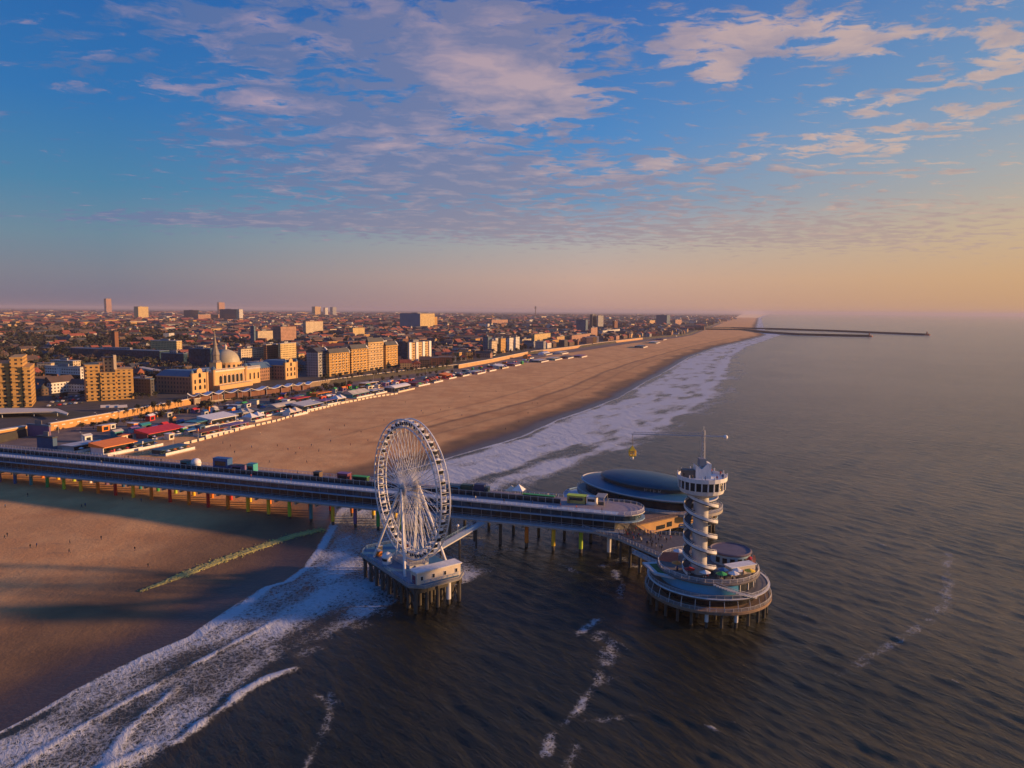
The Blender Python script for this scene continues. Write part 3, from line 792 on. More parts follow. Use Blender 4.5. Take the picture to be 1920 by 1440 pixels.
for sx in (-1, 1):
    for sy in (-1, 1):
        m = MB(); m.tube((sx*10.8, sy*7.6, 0), (sx*.5, sy*3.3, HZ+.3), .42, .36, 8); m.build('leg', white, wheel)
    m = MB(); m.tube((sx*3.6, -3.2, 0), (sx*.3, -2.9, HZ), .22, .2, 6); m.build('inner_leg', white, wheel)
    m = MB(); m.tube((sx*3.6, 3.2, 0), (sx*.3, 2.9, HZ), .22, .2, 6); m.build('inner_leg', white, wheel)
m = MB(); m.box(-6, 6, -3.4, 3.4, .0, .9, 0, 1); m.rail([(-6,-3.4,.9),(6,-3.4,.9),(6,3.4,.9),(-6,3.4,.9)], 1.1, 1.5, .05, closed=True, m=0)
for k in range(5): m.box(-6-.35*(5-k), -6-.35*(4-k), -1.5, 1.5, 0, .17*(k+1), 0)
m.build('boarding_stage', [lgrey, plank], wheel)
# pavilion across the sea end of the island
pv_c = WM @ Vector((-hx+3.0, .3, DZ))
pav = thing('pavilion', 'low cream pavilion with small square windows at the end of the wheel island', 'pavilion', pv_c, wa)
m = MB(); m.box(-1.9, 1.9, -7.6, 7.6, 0, 3.5); m.build('wall', cream, pav)
m = MB(); m.box(-2.25, 2.25, -7.95, 7.95, 3.5, 3.85); m.build('roof', white, pav)
for k in range(4):
    m = MB(); m.box(-2.0, -1.9, -6.0+k*4-.45, -6.0+k*4+.45, 1.1, 2.4); f_ = m.build('window_frame', white, pav)
    m = MB(); m.box(-2.03, -2.0, -6.0+k*4-.36, -6.0+k*4+.36, 1.18, 2.32); m.build('pane', gl, f_)
m = MB(); m.box(-1.0, 1.0, 7.6, 7.66, 0, 2.4); m.build('door', maroon, pav)
m = MB(); m.box(-.9, .9, -7.66, -7.6, 0, 2.4); m.build('door', dgrey, pav)
# round white kiosk on the blue deck
kp = WM @ Vector((3.0, 6.6, DZ))
ki = thing('ticket_kiosk', 'small white domed kiosk standing on the blue deck under the wheel', 'kiosk', kp, wa)
m = MB(); m.lathe([(1.6,0),(1.6,2.2)], 16); m.build('wall', white, ki, smooth=True)
m = MB(); m.lathe([(1.9,2.2),(1.8,2.5),(1.2,3.2),(.4,3.6),(.02,3.7)], 16); m.build('roof', white, ki, smooth=True)
m = MB(); m.lathe([(1.63,1.0),(1.63,1.8)], 6, a0=1.2, a1=2.6); m.build('window', gl, ki)
for k, (x, y, mm, lb) in enumerate([(12.5, -5.5, red, 'red generator box at the back of the wheel deck'), (15.5, 3.5, dgrey, 'dark grey equipment crate at the far corner of the wheel deck'), (11.0, 5.8, orange, 'orange barrier box by the rear foot of the wheel')]):
    q = thing('equipment_box', lb, 'box', WM @ Vector((x, y, DZ)), wa)
    m = MB(); m.box(-1.1, 1.1, -.8, .8, .15, 1.7); m.build('case', mm, q); m = MB(); m.box(-1.15, 1.15, -.85, .85, 1.7, 1.85); m.build('lid', lgrey, q)
    m = MB(); m.box(-1.0, -.7, -.8, .8, 0, .15); m.box(.7, 1.0, -.8, .8, 0, .15); m.build('skid', black, q)
# footbridge from the wheel island back to the pier, with a globe lamp
b0 = WM @ Vector((4, -hy, DZ)); b1 = on_pier(pier_x(905, 0, 9.9, 0), -.2, 9.9)
dvec = b1-b0; br = thing('footbridge', 'narrow footbridge joining the wheel island to the pier', 'footbridge', b0, math.atan2(dvec.y, dvec.x))
Lb = math.hypot(dvec.x, dvec.y)
m = MB(); m.xprism([(-1.6,-.5),(1.6,-.5),(1.6,0),(-1.6,0)], 0, Lb); m.build('deck', lgrey, br)
for sy in (-1, 1): m = MB(); m.rail([(0, sy*1.5, 0), (Lb, sy*1.5, 0)], 1.1, 2.0, .05); m.build('railing', steelb, br)
for k in range(3): pile(br, Lb*(k+.6)/3, 0, -.5, 'dark', .4, -12.5)
lp = thing('globe_lamp', 'white globe lamp on a post halfway along the footbridge', 'lamp', b0.lerp(b1, .5))
m = MB(); m.tube((0,0,0),(0,0,3.0),.08,.06,6); m.build('post', lgrey, lp)
m = MB(); m.lathe([(.02,3.0),(.35,3.1),(.55,3.5),(.35,3.9),(.02,4.0)], 12); m.build('globe', white, lp, smooth=True)

# ------------------------------------------------------------------ bungee tower and its round island
TC = Vector((61.0, 212.8, 0))
tp = thing('tower_platform', 'round stacked ring platform on piles carrying the white tower', 'platform', TC)
m = MB(); m.ring(10, 19.0, 4.3, 5.0, 64); m.build('lower_ring', pm('rusty_concrete', (.22,.15,.105), .8, .4, .4), tp)
m = MB(); m.rail([(18.8*math.cos(2*math.pi*i/48), 18.8*math.sin(2*math.pi*i/48), 5.0) for i in range(48)], 1.1, 2.4, .05, closed=True); m.build('lower_railing', lgrey, tp)
m = MB(); m.lathe([(14.6,5.0),(14.6,8.0)], 64); m.build('lower_wall', glass('platform_glass', (.02,.02,.022), .2), tp)
m = MB(); m.lathe([(.01,8.0),(18.0,8.0),(18.3,8.35),(17.4,8.5),(.01,8.5)], 64); m.build('middle_ring', [pm('weathered_deck', (.17,.16,.15), .7, .35, .4)], tp)
m = MB(); m.rail([(17.9*math.cos(2*math.pi*i/48), 17.9*math.sin(2*math.pi*i/48), 8.5) for i in range(48)], 1.1, 2.4, .05, closed=True); m.build('middle_railing', lgrey, tp)
for k in range(28):
    a = 2*math.pi*k/28
    m = MB(); m.tube((18.6*math.cos(a), 18.6*math.sin(a), 5), (17.8*math.cos(a), 17.8*math.sin(a), 8.2), .1, n=5); m.build('post', lgrey, tp)
# upper storey: blue curved wall on the left, glazed on the right
m = MB(); m.lathe([(14.6,8.5),(14.2,11.4)], 24, a0=R(150), a1=R(292)); m.build('blue_wall', pm('bright_blue_cladding', (.06,.32,.52), .45, .15, .4), tp, smooth=True)
m = MB(); m.lathe([(13.8,8.5),(13.8,11.4)], 36, a0=R(292), a1=R(510)); m.build('glazed_wall', gl, tp)
m = MB()
for k in range(14):
    a = R(296+k*15); m.tube((13.95*math.cos(a), 13.95*math.sin(a), 8.5), (13.95*math.cos(a), 13.95*math.sin(a), 11.4), .16, n=4)
m.build('mullions', white, tp)
m = MB(); m.lathe([(.01,11.4),(15.2,11.4),(15.4,11.8),(15.0,12.1),(.01,12.1)], 64); m.build('upper_deck', [pm('terrace_paving', (.15,.135,.125), .75, .35, .5)], tp)
m = MB(); m.rail([(15.0*math.cos(2*math.pi*i/40), 15.0*math.sin(2*math.pi*i/40), 12.1) for i in range(40)], 1.1, 2.0, .05, closed=True); m.build('upper_railing', white, tp)
for ring_r, nn in ((17.6, 26), (11.5, 14), (4.5, 6)):
    for k in range(nn):
        a = 2*math.pi*(k+.4)/nn
        o = pile(tp, ring_r*math.cos(a), ring_r*math.sin(a), 4.4, 'white' if (ring_r > 17 and k in (18, 20)) else 'dark', .45)
# stairs swinging down the front of the platform
m = MB()
for k in range(16):
    a = R(262+k*2.6); r_ = 14.9+k*.19; z_ = 12.0-k*.23
    m.obox(r_*math.cos(a), r_*math.sin(a), a, 1.1, .42, z_-.3, z_, 0)
m.path([((15.9+k*.19)*math.cos(R(262+k*2.6)), (15.9+k*.19)*math.sin(R(262+k*2.6)), 12.9-k*.23) for k in range(16)], .07, 4)
m.build('outer_stair', lgrey, tp)
# green mat terrace and orange ramp on the left
m = MB(); m.prism([(-19.5,4),(-17.5,-5.5),(-12.5,-8.8),(-9.5,-7.6),(-11,4.5)], 10.9, 11.5); m.build('side_terrace', lgrey, tp)
m = MB(); m.prism([(-17.6,2.4),(-16.4,-4.6),(-12.4,-7.2),(-11,-6),(-12,3)], 11.504, 11.56); m.build('green_mat', pm('green_mat_turf', (.03,.13,.04), .9, .3, .6), tp)
m = MB(); m.add([(-14.5,3.5,11.6),(-9.0,1.0,11.6),(-8.2,4.0,14.6),(-12.5,6.0,14.2),(-9.5,6.5,11.6),(-14,7,11.6)], [(0,1,2,3),(1,4,2),(0,3,5),(4,5,3,2),(0,5,4,1)]); m.build('slide_ramp', pm('orange_red_ramp', (.50,.12,.05), .55, .2, .5), tp)
m = MB(); m.ring(17.7, 18.35, 8.5, 8.62, 64); m.build('ring_edge', white, tp)
m = MB(); m.ring(18.6, 19.05, 5.0, 5.12, 64); m.build('ring_edge', pm('rust_edge', (.36,.24,.15), .7, .3, .4), tp)
cl_ = [(-8,-9,'red'),(-4,-11.5,'white'),(0.5,-12.6,'green'),(4.2,-12.2,'white'),(-10.5,-4,'orange'),(11.5,4.5,'teal'),(13,0.5,'red'),(-7.5,7,'white'),(2,-9.2,'blue'),(9.6,-10,'yellow'),(-2,-8.4,'red'),(6,-9.6,'white')]
for k, (x, y, c_) in enumerate(cl_):
    q = thing('parasol_table', c_+' parasol over a round table on the tower terrace, '+['first','second','third','fourth','fifth','sixth','seventh','eighth','ninth','tenth','eleventh','twelfth'][sorted(range(12), key=lambda j: cl_[j][0]).index(k)]+' from the left', 'parasol', TC+Vector((x, y, 12.1)), 0, 'parasols on the tower terrace')
    m = MB(); m.tube((0,0,0),(0,0,2.5),.05,n=5); m.build('pole', lgrey, q)
    m = MB(); m.lathe([(1.7,2.1),(.05,2.8)], 8); m.build('canopy', PALE[c_], q)
    m = MB(); m.lathe([(.01,.7),(.6,.7),(.6,.76),(.01,.76)], 10); m.build('table_top', plank, q)
# round flat roofed hall behind the tower
rh = thing('round_hall', 'round flat roofed hall behind the foot of the white tower', 'hall', TC+Vector((8.3, 4.5, 12.1)))
m = MB(); m.lathe([(6.0,0),(6.0,3.2)], 32); m.build('wall', steelb, rh, smooth=True)
m = MB(); m.lathe([(.01,3.2),(6.4,3.2),(6.5,3.6),(6.1,3.9),(5.8,3.6),(.01,3.6)], 32); m.build('roof', pm('purple_grey_roof', (.11,.09,.12), .6, .25, .4), rh)
for k in range(6):
    a = R(215+k*22); m = MB(); m.obox(6.02*math.cos(a), 6.02*math.sin(a), a, .06, .7, .7, 2.4); m.build('window', gl, rh)
bx = thing('terrace_bar', 'long pale bar counter hut on the tower terrace, right of the shaft', 'bar', TC+Vector((8.0, -6.2, 12.1)), R(22))
m = MB(); m.box(-4.4, 4.4, -1.5, 1.5, 0, 2.5); m.build('body', cream, bx); m = MB(); m.box(-4.7, 4.7, -1.8, 1.8, 2.5, 2.75); m.build('roof', white, bx)
m = MB(); m.box(-3.6, -2.4, -1.56, -1.5, .1, 2.1); m.build('door', gl, bx)
fl = thing('feather_banner', 'orange and white feather banner at the right rim of the tower terrace', 'banner', TC+Vector((12.6, -3.2, 12.1)))
m = MB(); m.tube((0,0,0),(0,0,4.6),.06,n=5); m.build('pole', lgrey, fl)
m = MB(); m.vprism([(.06,.5),(.9,.9),(1.1,3.4),(.8,4.3),(.06,4.6)], -.03, .03); m.build('cloth', pm('banner_orange', (.55,.22,.12), .7, .2, .8), fl)
# the tower itself
TT = Vector((56.6, 206.6, 12.1))
tw = thing('bungee_tower', 'white round tower wrapped in spiral stairs with a windowed lookout on top', 'tower', TT)
m = MB(); m.lathe([(2.25,0),(2.15,24.5)], 28); m.build('shaft', pm('shaft_render', (.50,.50,.50), .65, .18, .6, streak=True), tw, smooth=True)
for k in range(2):
    m = MB(); n = 150; turns = 2.55; ph = math.pi*k + .6
    pts = []
    for i in range(n+1):
        a = ph - turns*2*math.pi*i/n; z = .3+24.0*i/n; pts.append((a, z))
    for (a, z), (a2, z2) in zip(pts, pts[1:]):
        P0 = [(3.0*math.cos(a),3.0*math.sin(a),z),(4.9*math.cos(a),4.9*math.sin(a),z),(4.9*math.cos(a2),4.9*math.sin(a2),z2),(3.0*math.cos(a2),3.0*math.sin(a2),z2)]
        v_ = P0+[(x, y, q-.45) for x, y, q in P0]
        m.add(v_, [(0,1,2,3),(7,6,5,4),(1,0,4,5),(2,1,5,6),(3,2,6,7),(0,3,7,4)], 1)
        v2 = [(4.9*math.cos(a),4.9*math.sin(a),z-.12),(4.9*math.cos(a2),4.9*math.sin(a2),z2-.12),(4.9*math.cos(a2),4.9*math.sin(a2),z2+.75),(4.9*math.cos(a),4.9*math.sin(a),z+.75)]
        v3 = [(5.0/4.9*x, 5.0/4.9*y, q) for x, y, q in v2]
        m.add(v2+v3, [(3,2,1,0),(4,5,6,7),(2,3,7,6),(0,1,5,4)])
    m.path([(4.9*math.cos(a),4.9*math.sin(a),z+1.1) for a, z in pts], .06, 4)
    for a, z in pts[::3]: m.tube((4.9*math.cos(a),4.9*math.sin(a),z),(4.9*math.cos(a),4.9*math.sin(a),z+1.1),.035,n=3)
    
    for a, z in pts[::12]: m.tube((2.1*math.cos(a),2.1*math.sin(a),z-.2),(4.8*math.cos(a),4.8*math.sin(a),z-.2),.12,n=4,m=1)
    m.build('spiral_stair', [white, dgrey], tw)
# lookout
PZ = 24.3
m = MB(); m.lathe([(2.4,PZ-.8),(4.6,PZ-.2),(6.3,PZ+.8),(6.7,PZ+2.0)], 24); m.build('lookout_base', white, tw, smooth=False)
m = MB(); m.lathe([(6.62,PZ+2.0),(6.75,PZ+4.4)], 24); m.build('lookout_glass', gl, tw)
for k in range(24):
    a = 2*math.pi*k/24
    m = MB(); m.obox(6.78*math.cos(a), 6.78*math.sin(a), a, .14, .17, PZ+2.0, PZ+4.4); m.build('window_post', white, tw)
m = MB(); m.lathe([(6.7,PZ+4.4),(7.2,PZ+4.5),(7.2,PZ+5.7),(7.0,PZ+5.7),(7.0,PZ+4.9),(.01,PZ+4.9)], 24); m.build('lookout_parapet', white, tw)
for k in range(12):
    a = 2*math.pi*(k+.5)/12; m = MB(); m.tube((7.1*math.cos(a),7.1*math.sin(a),PZ+5.7),(7.1*math.cos(a),7.1*math.sin(a),PZ+6.6),.16,n=5); m.build('parapet_post', white, tw)
m = MB(); m.vprism([(-2.3,PZ+4.9),(2.2,PZ+4.9),(2.2,PZ+9.2),(1.2,PZ+9.5),(-.6,PZ+7.6),(-2.3,PZ+8.8)], -1.7, 1.7); m.build('stair_head', white, tw)
m = MB(); m.box(-1.2, .8, -1.2, 1.2, PZ+8.5, PZ+10.6); m.build('machine_room', mgrey, tw)
m = MB(); m.box(-6.0, -2.4, -1.0, 1.6, PZ+4.9, PZ+7.2); m.build('plant_box', dgrey, tw)
m = MB()
for sx, sy in ((-.45,-.45),(.45,-.45),(.45,.45),(-.45,.45)): m.tube((sx,sy,PZ+10.6),(sx*.7,sy*.7,PZ+19.0),.09,n=4)
for k in range(8):
    z = PZ+10.6+k*1.0; m.tube((-.45,-.45,z),(.45,-.45,z+1.1),.05,n=3); m.tube((.45,.45,z),(-.45,.45,z+1.1),.05,n=3); m.tube((-.45,.45,z),(-.45,-.45,z+1.1),.05,n=3)
m.tube((0,0,PZ+19.0),(0,0,PZ+20.2),.05,n=4)
m.build('mast', lgrey, tw)
ja = math.atan2(.12, -.99); jd = Vector((math.cos(ja), math.sin(ja), 0)); JZ = PZ+17.3
m = MB()
for o_ in ((0,.3),(0,-.3)): 
    off = Vector((-jd.y, jd.x, 0))*o_[1]
    m.tube(Vector((0,0,JZ))+off-jd*6.2, Vector((0,0,JZ))+off+jd*21.0, .08, n=4)
m.tube(Vector((0,0,JZ+.8)), Vector((0,0,JZ+.5))+jd*20.5, .06, n=4)
for k in range(20):
    p_ = Vector((0,0,JZ))+jd*(k+.5); m.tube(p_, p_+jd*.5+Vector((0,0,.75)), .04, n=3); m.tube(p_+jd*.5+Vector((0,0,.75)), p_+jd, .04, n=3)
m.build('jib', lgrey, tw)
m = MB(); c_ = Vector((0,0,JZ-.2))-jd*6.3; m.lathe([(.02,-.7),(.5,-.5),(.72,0),(.5,.5),(.02,.7)], 12); m.v = [(x+c_.x, y+c_.y, z+c_.z) for x, y, z in m.v]; m.build('counterweight', white, tw, smooth=True)
cg = TT+Vector((0,0,JZ))+jd*20.6
cage = thing('jump_cage', 'yellow jump cage hanging on a cable from the tower crane arm', 'cage', cg-Vector((0,0,5.6)))
m = MB(); m.tube((0,0,2.2),(0,0,5.5),.08,n=4); m.build('cable', dgrey, cage)
m = MB(); m.box(-.9,.9,-.9,.9,-1.1,-.8); m.rail([(-.9,-.9,-.8),(.9,-.9,-.8),(.9,.9,-.8),(-.9,.9,-.8)], 1.5, .9, .09, closed=True)
m.add([(-.9,-.9,.7),(.9,-.9,.7),(.9,.9,.7),(-.9,.9,.7),(0,0,2.2)], [(0,1,4),(1,2,4),(2,3,4),(3,0,4)]); m.build('basket', yellow, cage)
m = MB(); m.lathe([(.02,-2.2),(.4,-2.0),(.5,-1.6),(.3,-1.2),(.02,-1.1)], 10); m.build('ball', white, cage, smooth=True)

# ------------------------------------------------------------------ domed restaurant island
DC = Vector((59, 303.5, 0)); da = math.atan2(.69, -.72)
dh = thing('domed_hall', 'dark blue hat shaped hall with a wide pale rimmed brim behind the tower', 'hall', DC, da)
def ell(a_, b_, n=64, a0=0, a1=2*math.pi): return [(a_*math.cos(a0+(a1-a0)*i/n), b_*math.sin(a0+(a1-a0)*i/n)) for i in range(n)]
def esolid(m, rows_, n=64, mi=0):
    """rows of (half length, half width, z[, x shift])"""
    vs = []
    for rr in rows_:
        dx_ = rr[3] if len(rr) > 3 else 0
        vs += [(rr[0]*math.cos(2*math.pi*i/n)+dx_, rr[1]*math.sin(2*math.pi*i/n), rr[2]) for i in range(n)]
    fs = [(j*n+i, j*n+(i+1)%n, (j+1)*n+(i+1)%n, (j+1)*n+i) for j in range(len(rows_)-1) for i in range(n)]
    fs += [tuple(range(n-1,-1,-1)), tuple((len(rows_)-1)*n+i for i in range(n))]
    return m.add(vs, fs, mi)
m = MB(); esolid(m, [(30.5,17.6,9.9),(30.5,17.6,13.6)]); m.build('glass_wall', gl, dh)
m = MB(); esolid(m, [(32,18.9,13.6),(32.4,19.2,14.0),(32.1,19,14.35),(24,13.4,15.4)]); m.build('brim', [pm('blue_brim', (.03,.13,.20), .45, .25, .12)], dh, smooth=False)
m = MB(); m.path([(x, y, 14.35) for x, y in ell(32.3, 19.1)], .34, 6, 0, True); m.build('brim_edge', lgrey, dh)
m = MB(); esolid(m, [(21.0,12.0,15.0),(21.4,12.3,16.9)]); m.build('cap_wall', dgrey, dh)
m = MB(); esolid(m, [(22.7,13.4,16.9),(22.5,13.2,17.5),(20,11.2,18.4),(14,7.4,19.2),(6,3.2,19.6),(.2,.1,19.7)]); m.build('cap_roof', navy, dh, smooth=True)
# lettering round the near side of the cap
def glyph(m, ch, u0, put):
    strokes = {'P': [((0,0),(0,1)),((0,1),(.55,.95)),((.55,.95),(.62,.75)),((.62,.75),(.5,.5)),((.5,.5),(0,.48))], 'I': [((.3,0),(.3,1))],
      'E': [((0,0),(0,1)),((0,1),(.6,1)),((0,.5),(.5,.5)),((0,0),(.6,0))], 'R': [((0,0),(0,1)),((0,1),(.55,.95)),((.55,.95),(.62,.75)),((.62,.75),(.5,.5)),((.5,.5),(0,.48)),((.25,.48),(.62,0))]}
    for a, b in strokes[ch]: m.tube(put(u0+a[0], a[1]), put(u0+b[0], b[1]), .11, n=4)
base_ang = math.atan2(*reversed([(Matrix.Rotation(-da, 2) @ Vector((-.30, -1)))[i] for i in range(2)]))
sign = []
def put(u, v_):
    a = base_ang + u*.085
    return Vector((21.65*math.cos(a), 12.5*math.sin(a), 15.3+v_*1.5))
for k, ch in enumerate('PIER'):
    m = MB(); glyph(m, ch, (k-1.6)*1.15, put); m.build('letter', lgrey, dh)
m = MB(); m.prism([(x, y) for x, y in ell(34.5, 21.5)], 8.7, 9.9); m.build('terrace_deck', conc, dh)
m = MB(); m.rail([(x, y, 9.9) for x, y in ell(34.3, 21.3, 60)], 1.1, 3, .055, closed=True); m.build('terrace_railing', white, dh)
m = MB(); esolid(m, [(37,23,4.2,5),(37,23,5.0,5)]); m.path([(x+5, y, 5.6) for x, y in ell(37, 23)], .3, 5, 0, True); m.build('lower_terrace', [steelb], dh)
for k in range(24):
    a = 2*math.pi*k/24; pile(dh, 31*math.cos(a), 18.5*math.sin(a), 8.7, 'dark', .5)
# ochre storey under its front edge
w0 = G(1186, 986, 9.2); w1 = G(1346, 951, 9.2); wd = w1-w0; wl = math.hypot(wd.x, wd.y)
oc = thing('ochre_annex', 'long sunlit ochre annex on stilts in front of the domed hall', 'building', (w0.x, w0.y, 0), math.atan2(wd.y, wd.x))
m = MB(); m.box(0, wl, 0, 9, 4.6, 9.0); m.build('wall', warm, oc)
m = MB(); m.box(-.6, wl+.6, -.6, 9, 9.0, 9.5); m.build('roof', pm('brown_terrace', (.20,.13,.09), .7, .25, .5), oc)
m = MB(); m.rail([(-.5,-.5,9.5),(wl+.5,-.5,9.5)], 1.1, 2, .06); m.build('railing', pm('brown_rail', (.24,.15,.09), .6, .2, .5), oc)
for x0, x1, z0, z1 in ((wl*.05,wl*.08,5.6,6.8),(wl*.26,wl*.36,5.4,7.0),(wl*.38,wl*.44,5.6,7.6)): m = MB(); m.box(x0, x1, -.06, 0, z0, z1); m.build('window', gl, oc)
for k in range(8): pile(oc, wl*(k+.5)/8, 1.0, 4.6, 'dark' if k % 3 else 'white', .35, zc=.5)
m = MB(); m.box(0, wl*.25, -2.6, -.2, 3.9, 4.3); m.build('landing', cream, oc)

# ------------------------------------------------------------------ bridge deck from pier end to the tower island
hub = thing('connecting_deck', 'crowded plank deck linking the pier end to the tower island', 'deck', (0, 0, 0))
pts = [G(1092,990,9.9), G(1160,1009,9.9), G(1235,1042,9.9), TC+Vector((-12,-2,0)), TC+Vector((-4,14,0)), G(1300,1005,9.9), G(1215,1000,9.9), on_pier(3, 18, 0)]
poly = [(p.x, p.y) for p in pts]
m = MB(); m.prism(poly, 9.0, 9.86, 0, 1); m.build('planks', [conc, pm('dark_planks', (.10,.09,.085), .7, .3, .8)], hub)
m = MB(); m.rail([(pts[i].x, pts[i].y, 9.86) for i in (0, 1, 2)], 1.15, 1.6, .06); m.build('railing', lgrey, hub)
m = MB(); m.rail([(pts[i].x, pts[i].y, 9.86) for i in (5, 6, 7)], 1.15, 1.6, .06); m.build('railing', lgrey, hub)
for k in range(5):
    p = pts[1].lerp(pts[2], k/4)+Vector((1.2, 2.2, 0)); pile(hub, p.x, p.y, 9.0, 'dark', .5)
    p = pts[6].lerp(pts[5], k/4)+Vector((-.5, -2.2, 0)); pile(hub, p.x, p.y, 9.0, 'dark', .5)
# second, lower gangway with white side beams
gw_ = thing('lower_gangway', 'white railed lower gangway slanting down to the tower island', 'gangway', (0, 0, 0))
q = [G(1185,1035,7.5), G(1240,1062,7.5), G(1275,1050,7.5), G(1220,1020,7.5)]
m = MB(); m.prism([(p.x, p.y) for p in q], 6.9, 7.5); m.build('deck', lgrey, gw_)
m = MB(); m.rail([(q[0].x, q[0].y, 7.5), (q[1].x, q[1].y, 7.5)], 1.2, 1.5, .07); m.build('railing', white, gw_)
# ------------------------------------------------------------------ town materials
CD = Vector((0.34, 0.94, 0)).normalized()      # along the coast, away
ID = Vector((-CD.y, CD.x, 0))                  # inland
CA = math.atan2(CD.y, CD.x)
W = {}
for k, c in {'sand':(.54,.36,.17),'brick':(.20,.085,.05),'brown':(.13,.08,.055),'cream':(.56,.46,.32),'white':(.62,.60,.56),'grey':(.30,.30,.31),
             'ochre':(.50,.29,.085),'pink':(.40,.23,.17),'blue':(.10,.16,.22),'dark':(.07,.065,.07),'yellow':(.58,.43,.20)}.items():
    W[k] = facade('wall_'+k, c, ph=3.4 if k != 'ochre' else 4.2, pv=3.1, fw=.46, fh=.46, z0=CITYZ)
P_ = {k: pm('plain_'+k, c, .8, .15, .15) for k, c in {'sand':(.54,.36,.17),'brick':(.20,.085,.05),'cream':(.56,.46,.32),'ochre':(.48,.30,.11),'white':(.62,.60,.56),'brown':(.13,.08,.055)}.items()}
RF = {k: pm('roof_'+k, c, .75, .3, .2) for k, c in {'slate':(.06,.065,.075),'tile':(.25,.07,.04),'brown':(.09,.06,.05),'bitumen':(.085,.085,.09),'gravel':(.22,.20,.19),'bluegrey':(.10,.16,.22),'pale':(.42,.40,.37)}.items()}
blue_slate = pm('blue_slate', (.085,.15,.22), .42, .2, .3)

def span(corner, direction, px):
    """length from a corner along a level direction until it shows under photo column px"""
    lo, hi = 0.0, 4000.0
    s0 = proj(corner)[0] < px
    for _ in range(60):
        m_ = (lo+hi)/2
        q = corner+direction*m_
        if (RT @ (q-Vector((0,0,CAMZ)))).z > -1: hi = m_; continue
        if (proj(q)[0] < px) == s0: lo = m_
        else: hi = m_
    return lo

FP = []
def block(px0, pxm, px1, pyb, pyt, name, label, cat, wall, roof='bitumen', shape='flat', group=None, maxw=None, maxl=None, side=None, zb=CITYZ, extra=None):
    """building aligned with the coast: landward-left gable px0..pxm in shade, seaward front pxm..px1 in sun"""
    c0 = G(pxm, pyb, zb)
    Lc = span(c0, CD, px1); Wi = span(c0, ID, px0)
    if maxl: Lc = min(Lc, maxl)
    if maxw: Wi = min(Wi, maxw)
    H = max(4.0, ZT(c0.x, c0.y, pyt)-zb)
    t_ = thing(name, label, cat, c0, CA, group)
    mw = W[wall] if isinstance(wall, str) else wall
    FP.append((c0, CA, Lc, Wi))
    m = MB()
    if shape == 'flat':
        m.box(0, Lc, 0, Wi, -1, H); m.build('wall', mw, t_)
        m = MB(); m.box(-.3, Lc+.3, -.3, Wi+.3, H, H+.9); m.build('roof', RF[roof], t_)
        m = MB(); m.box(Lc*.3, Lc*.55, Wi*.35, Wi*.65, H+.9, H+3.6); m.build('plant_room', W['grey'] if H > 14 else RF['gravel'], t_)
    elif shape in ('gable', 'hip'):
        he = H*.72
        m.box(0, Lc, 0, Wi, -1, he); m.build('wall', mw, t_)
        e_ = 0 if shape == 'gable' else min(Lc, Wi)*.35
        m = MB(); v_ = [(-.4,-.4,he),(Lc+.4,-.4,he),(Lc+.4,Wi+.4,he),(-.4,Wi+.4,he),(e_,Wi/2,H),(Lc-e_,Wi/2,H)]
        m.add(v_, [(0,1,5,4),(2,3,4,5),(0,4,3),(1,2,5),(3,2,1,0)]); r__ = m.build('roof', RF[roof], t_)
        m = MB(); m.box(Lc*.25-.6, Lc*.25+.6, Wi*.5-.6, Wi*.5+.6, H-1, H+2); m.build('chimney', P_['brick'], r__)
    t_['_dim'] = (Lc, Wi, H)
    if extra: extra(t_, Lc, Wi, H)
    del t_['_dim']
    return t_
def front_windows(t_, Lc, Wi, H, cols, rows, w_=1.6, h_=1.7, frame=None, z0=3.0, x0=.08, x1=.92):
    for i in range(cols):
        for j in range(rows):
            x = Lc*(x0+(x1-x0)*(i+.5)/cols); z = z0+(H-z0-1)*(j+.3)/rows
            m = MB()
            if frame is not None: m.box(x-w_/2-.25, x+w_/2+.25, -.5, 0, z-.3, z+.15, 0)
            m.box(x-w_/2, x+w_/2, -.12, 0, z+.15, z+h_, 1 if frame is not None else 0)
            m.build('window', [frame, gl] if frame is not None else gl, t_)

# ------------------------------------------------------------------ domed seaside palace
KA = G(358, 739, CITYZ)
kd = (G(555, 708.5, CITYZ)-KA); kd.z = 0; KLn = kd.length; kd.normalize(); ka = math.atan2(kd.y, kd.x)
pal = thing('seaside_palace', 'grand sandstone seaside hotel with a central dome and blue slate wings', 'hotel', KA, ka)
FP.append((KA, ka, KLn, 42))
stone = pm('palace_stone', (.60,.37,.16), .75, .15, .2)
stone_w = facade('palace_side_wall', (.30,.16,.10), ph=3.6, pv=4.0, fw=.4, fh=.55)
def k_x(px, v_=0):
    b_ = min(((abs(proj(KA+kd*u+Vector((-kd.y, kd.x, 0))*v_)[0]-px)), u) for u in np.arange(0, 230, .5)); return b_[1]
def arch(m, cx, w_, z0, z1, y0, y1, mi=0, n=6):
    pr = [(cx-w_/2, z0), (cx+w_/2, z0)] + [(cx+w_/2*math.cos(math.pi*i/n), z1-w_/2+w_/2*math.sin(math.pi*i/n)) for i in range(n+1)]
    m.vprism(pr, y0, y1, mi)
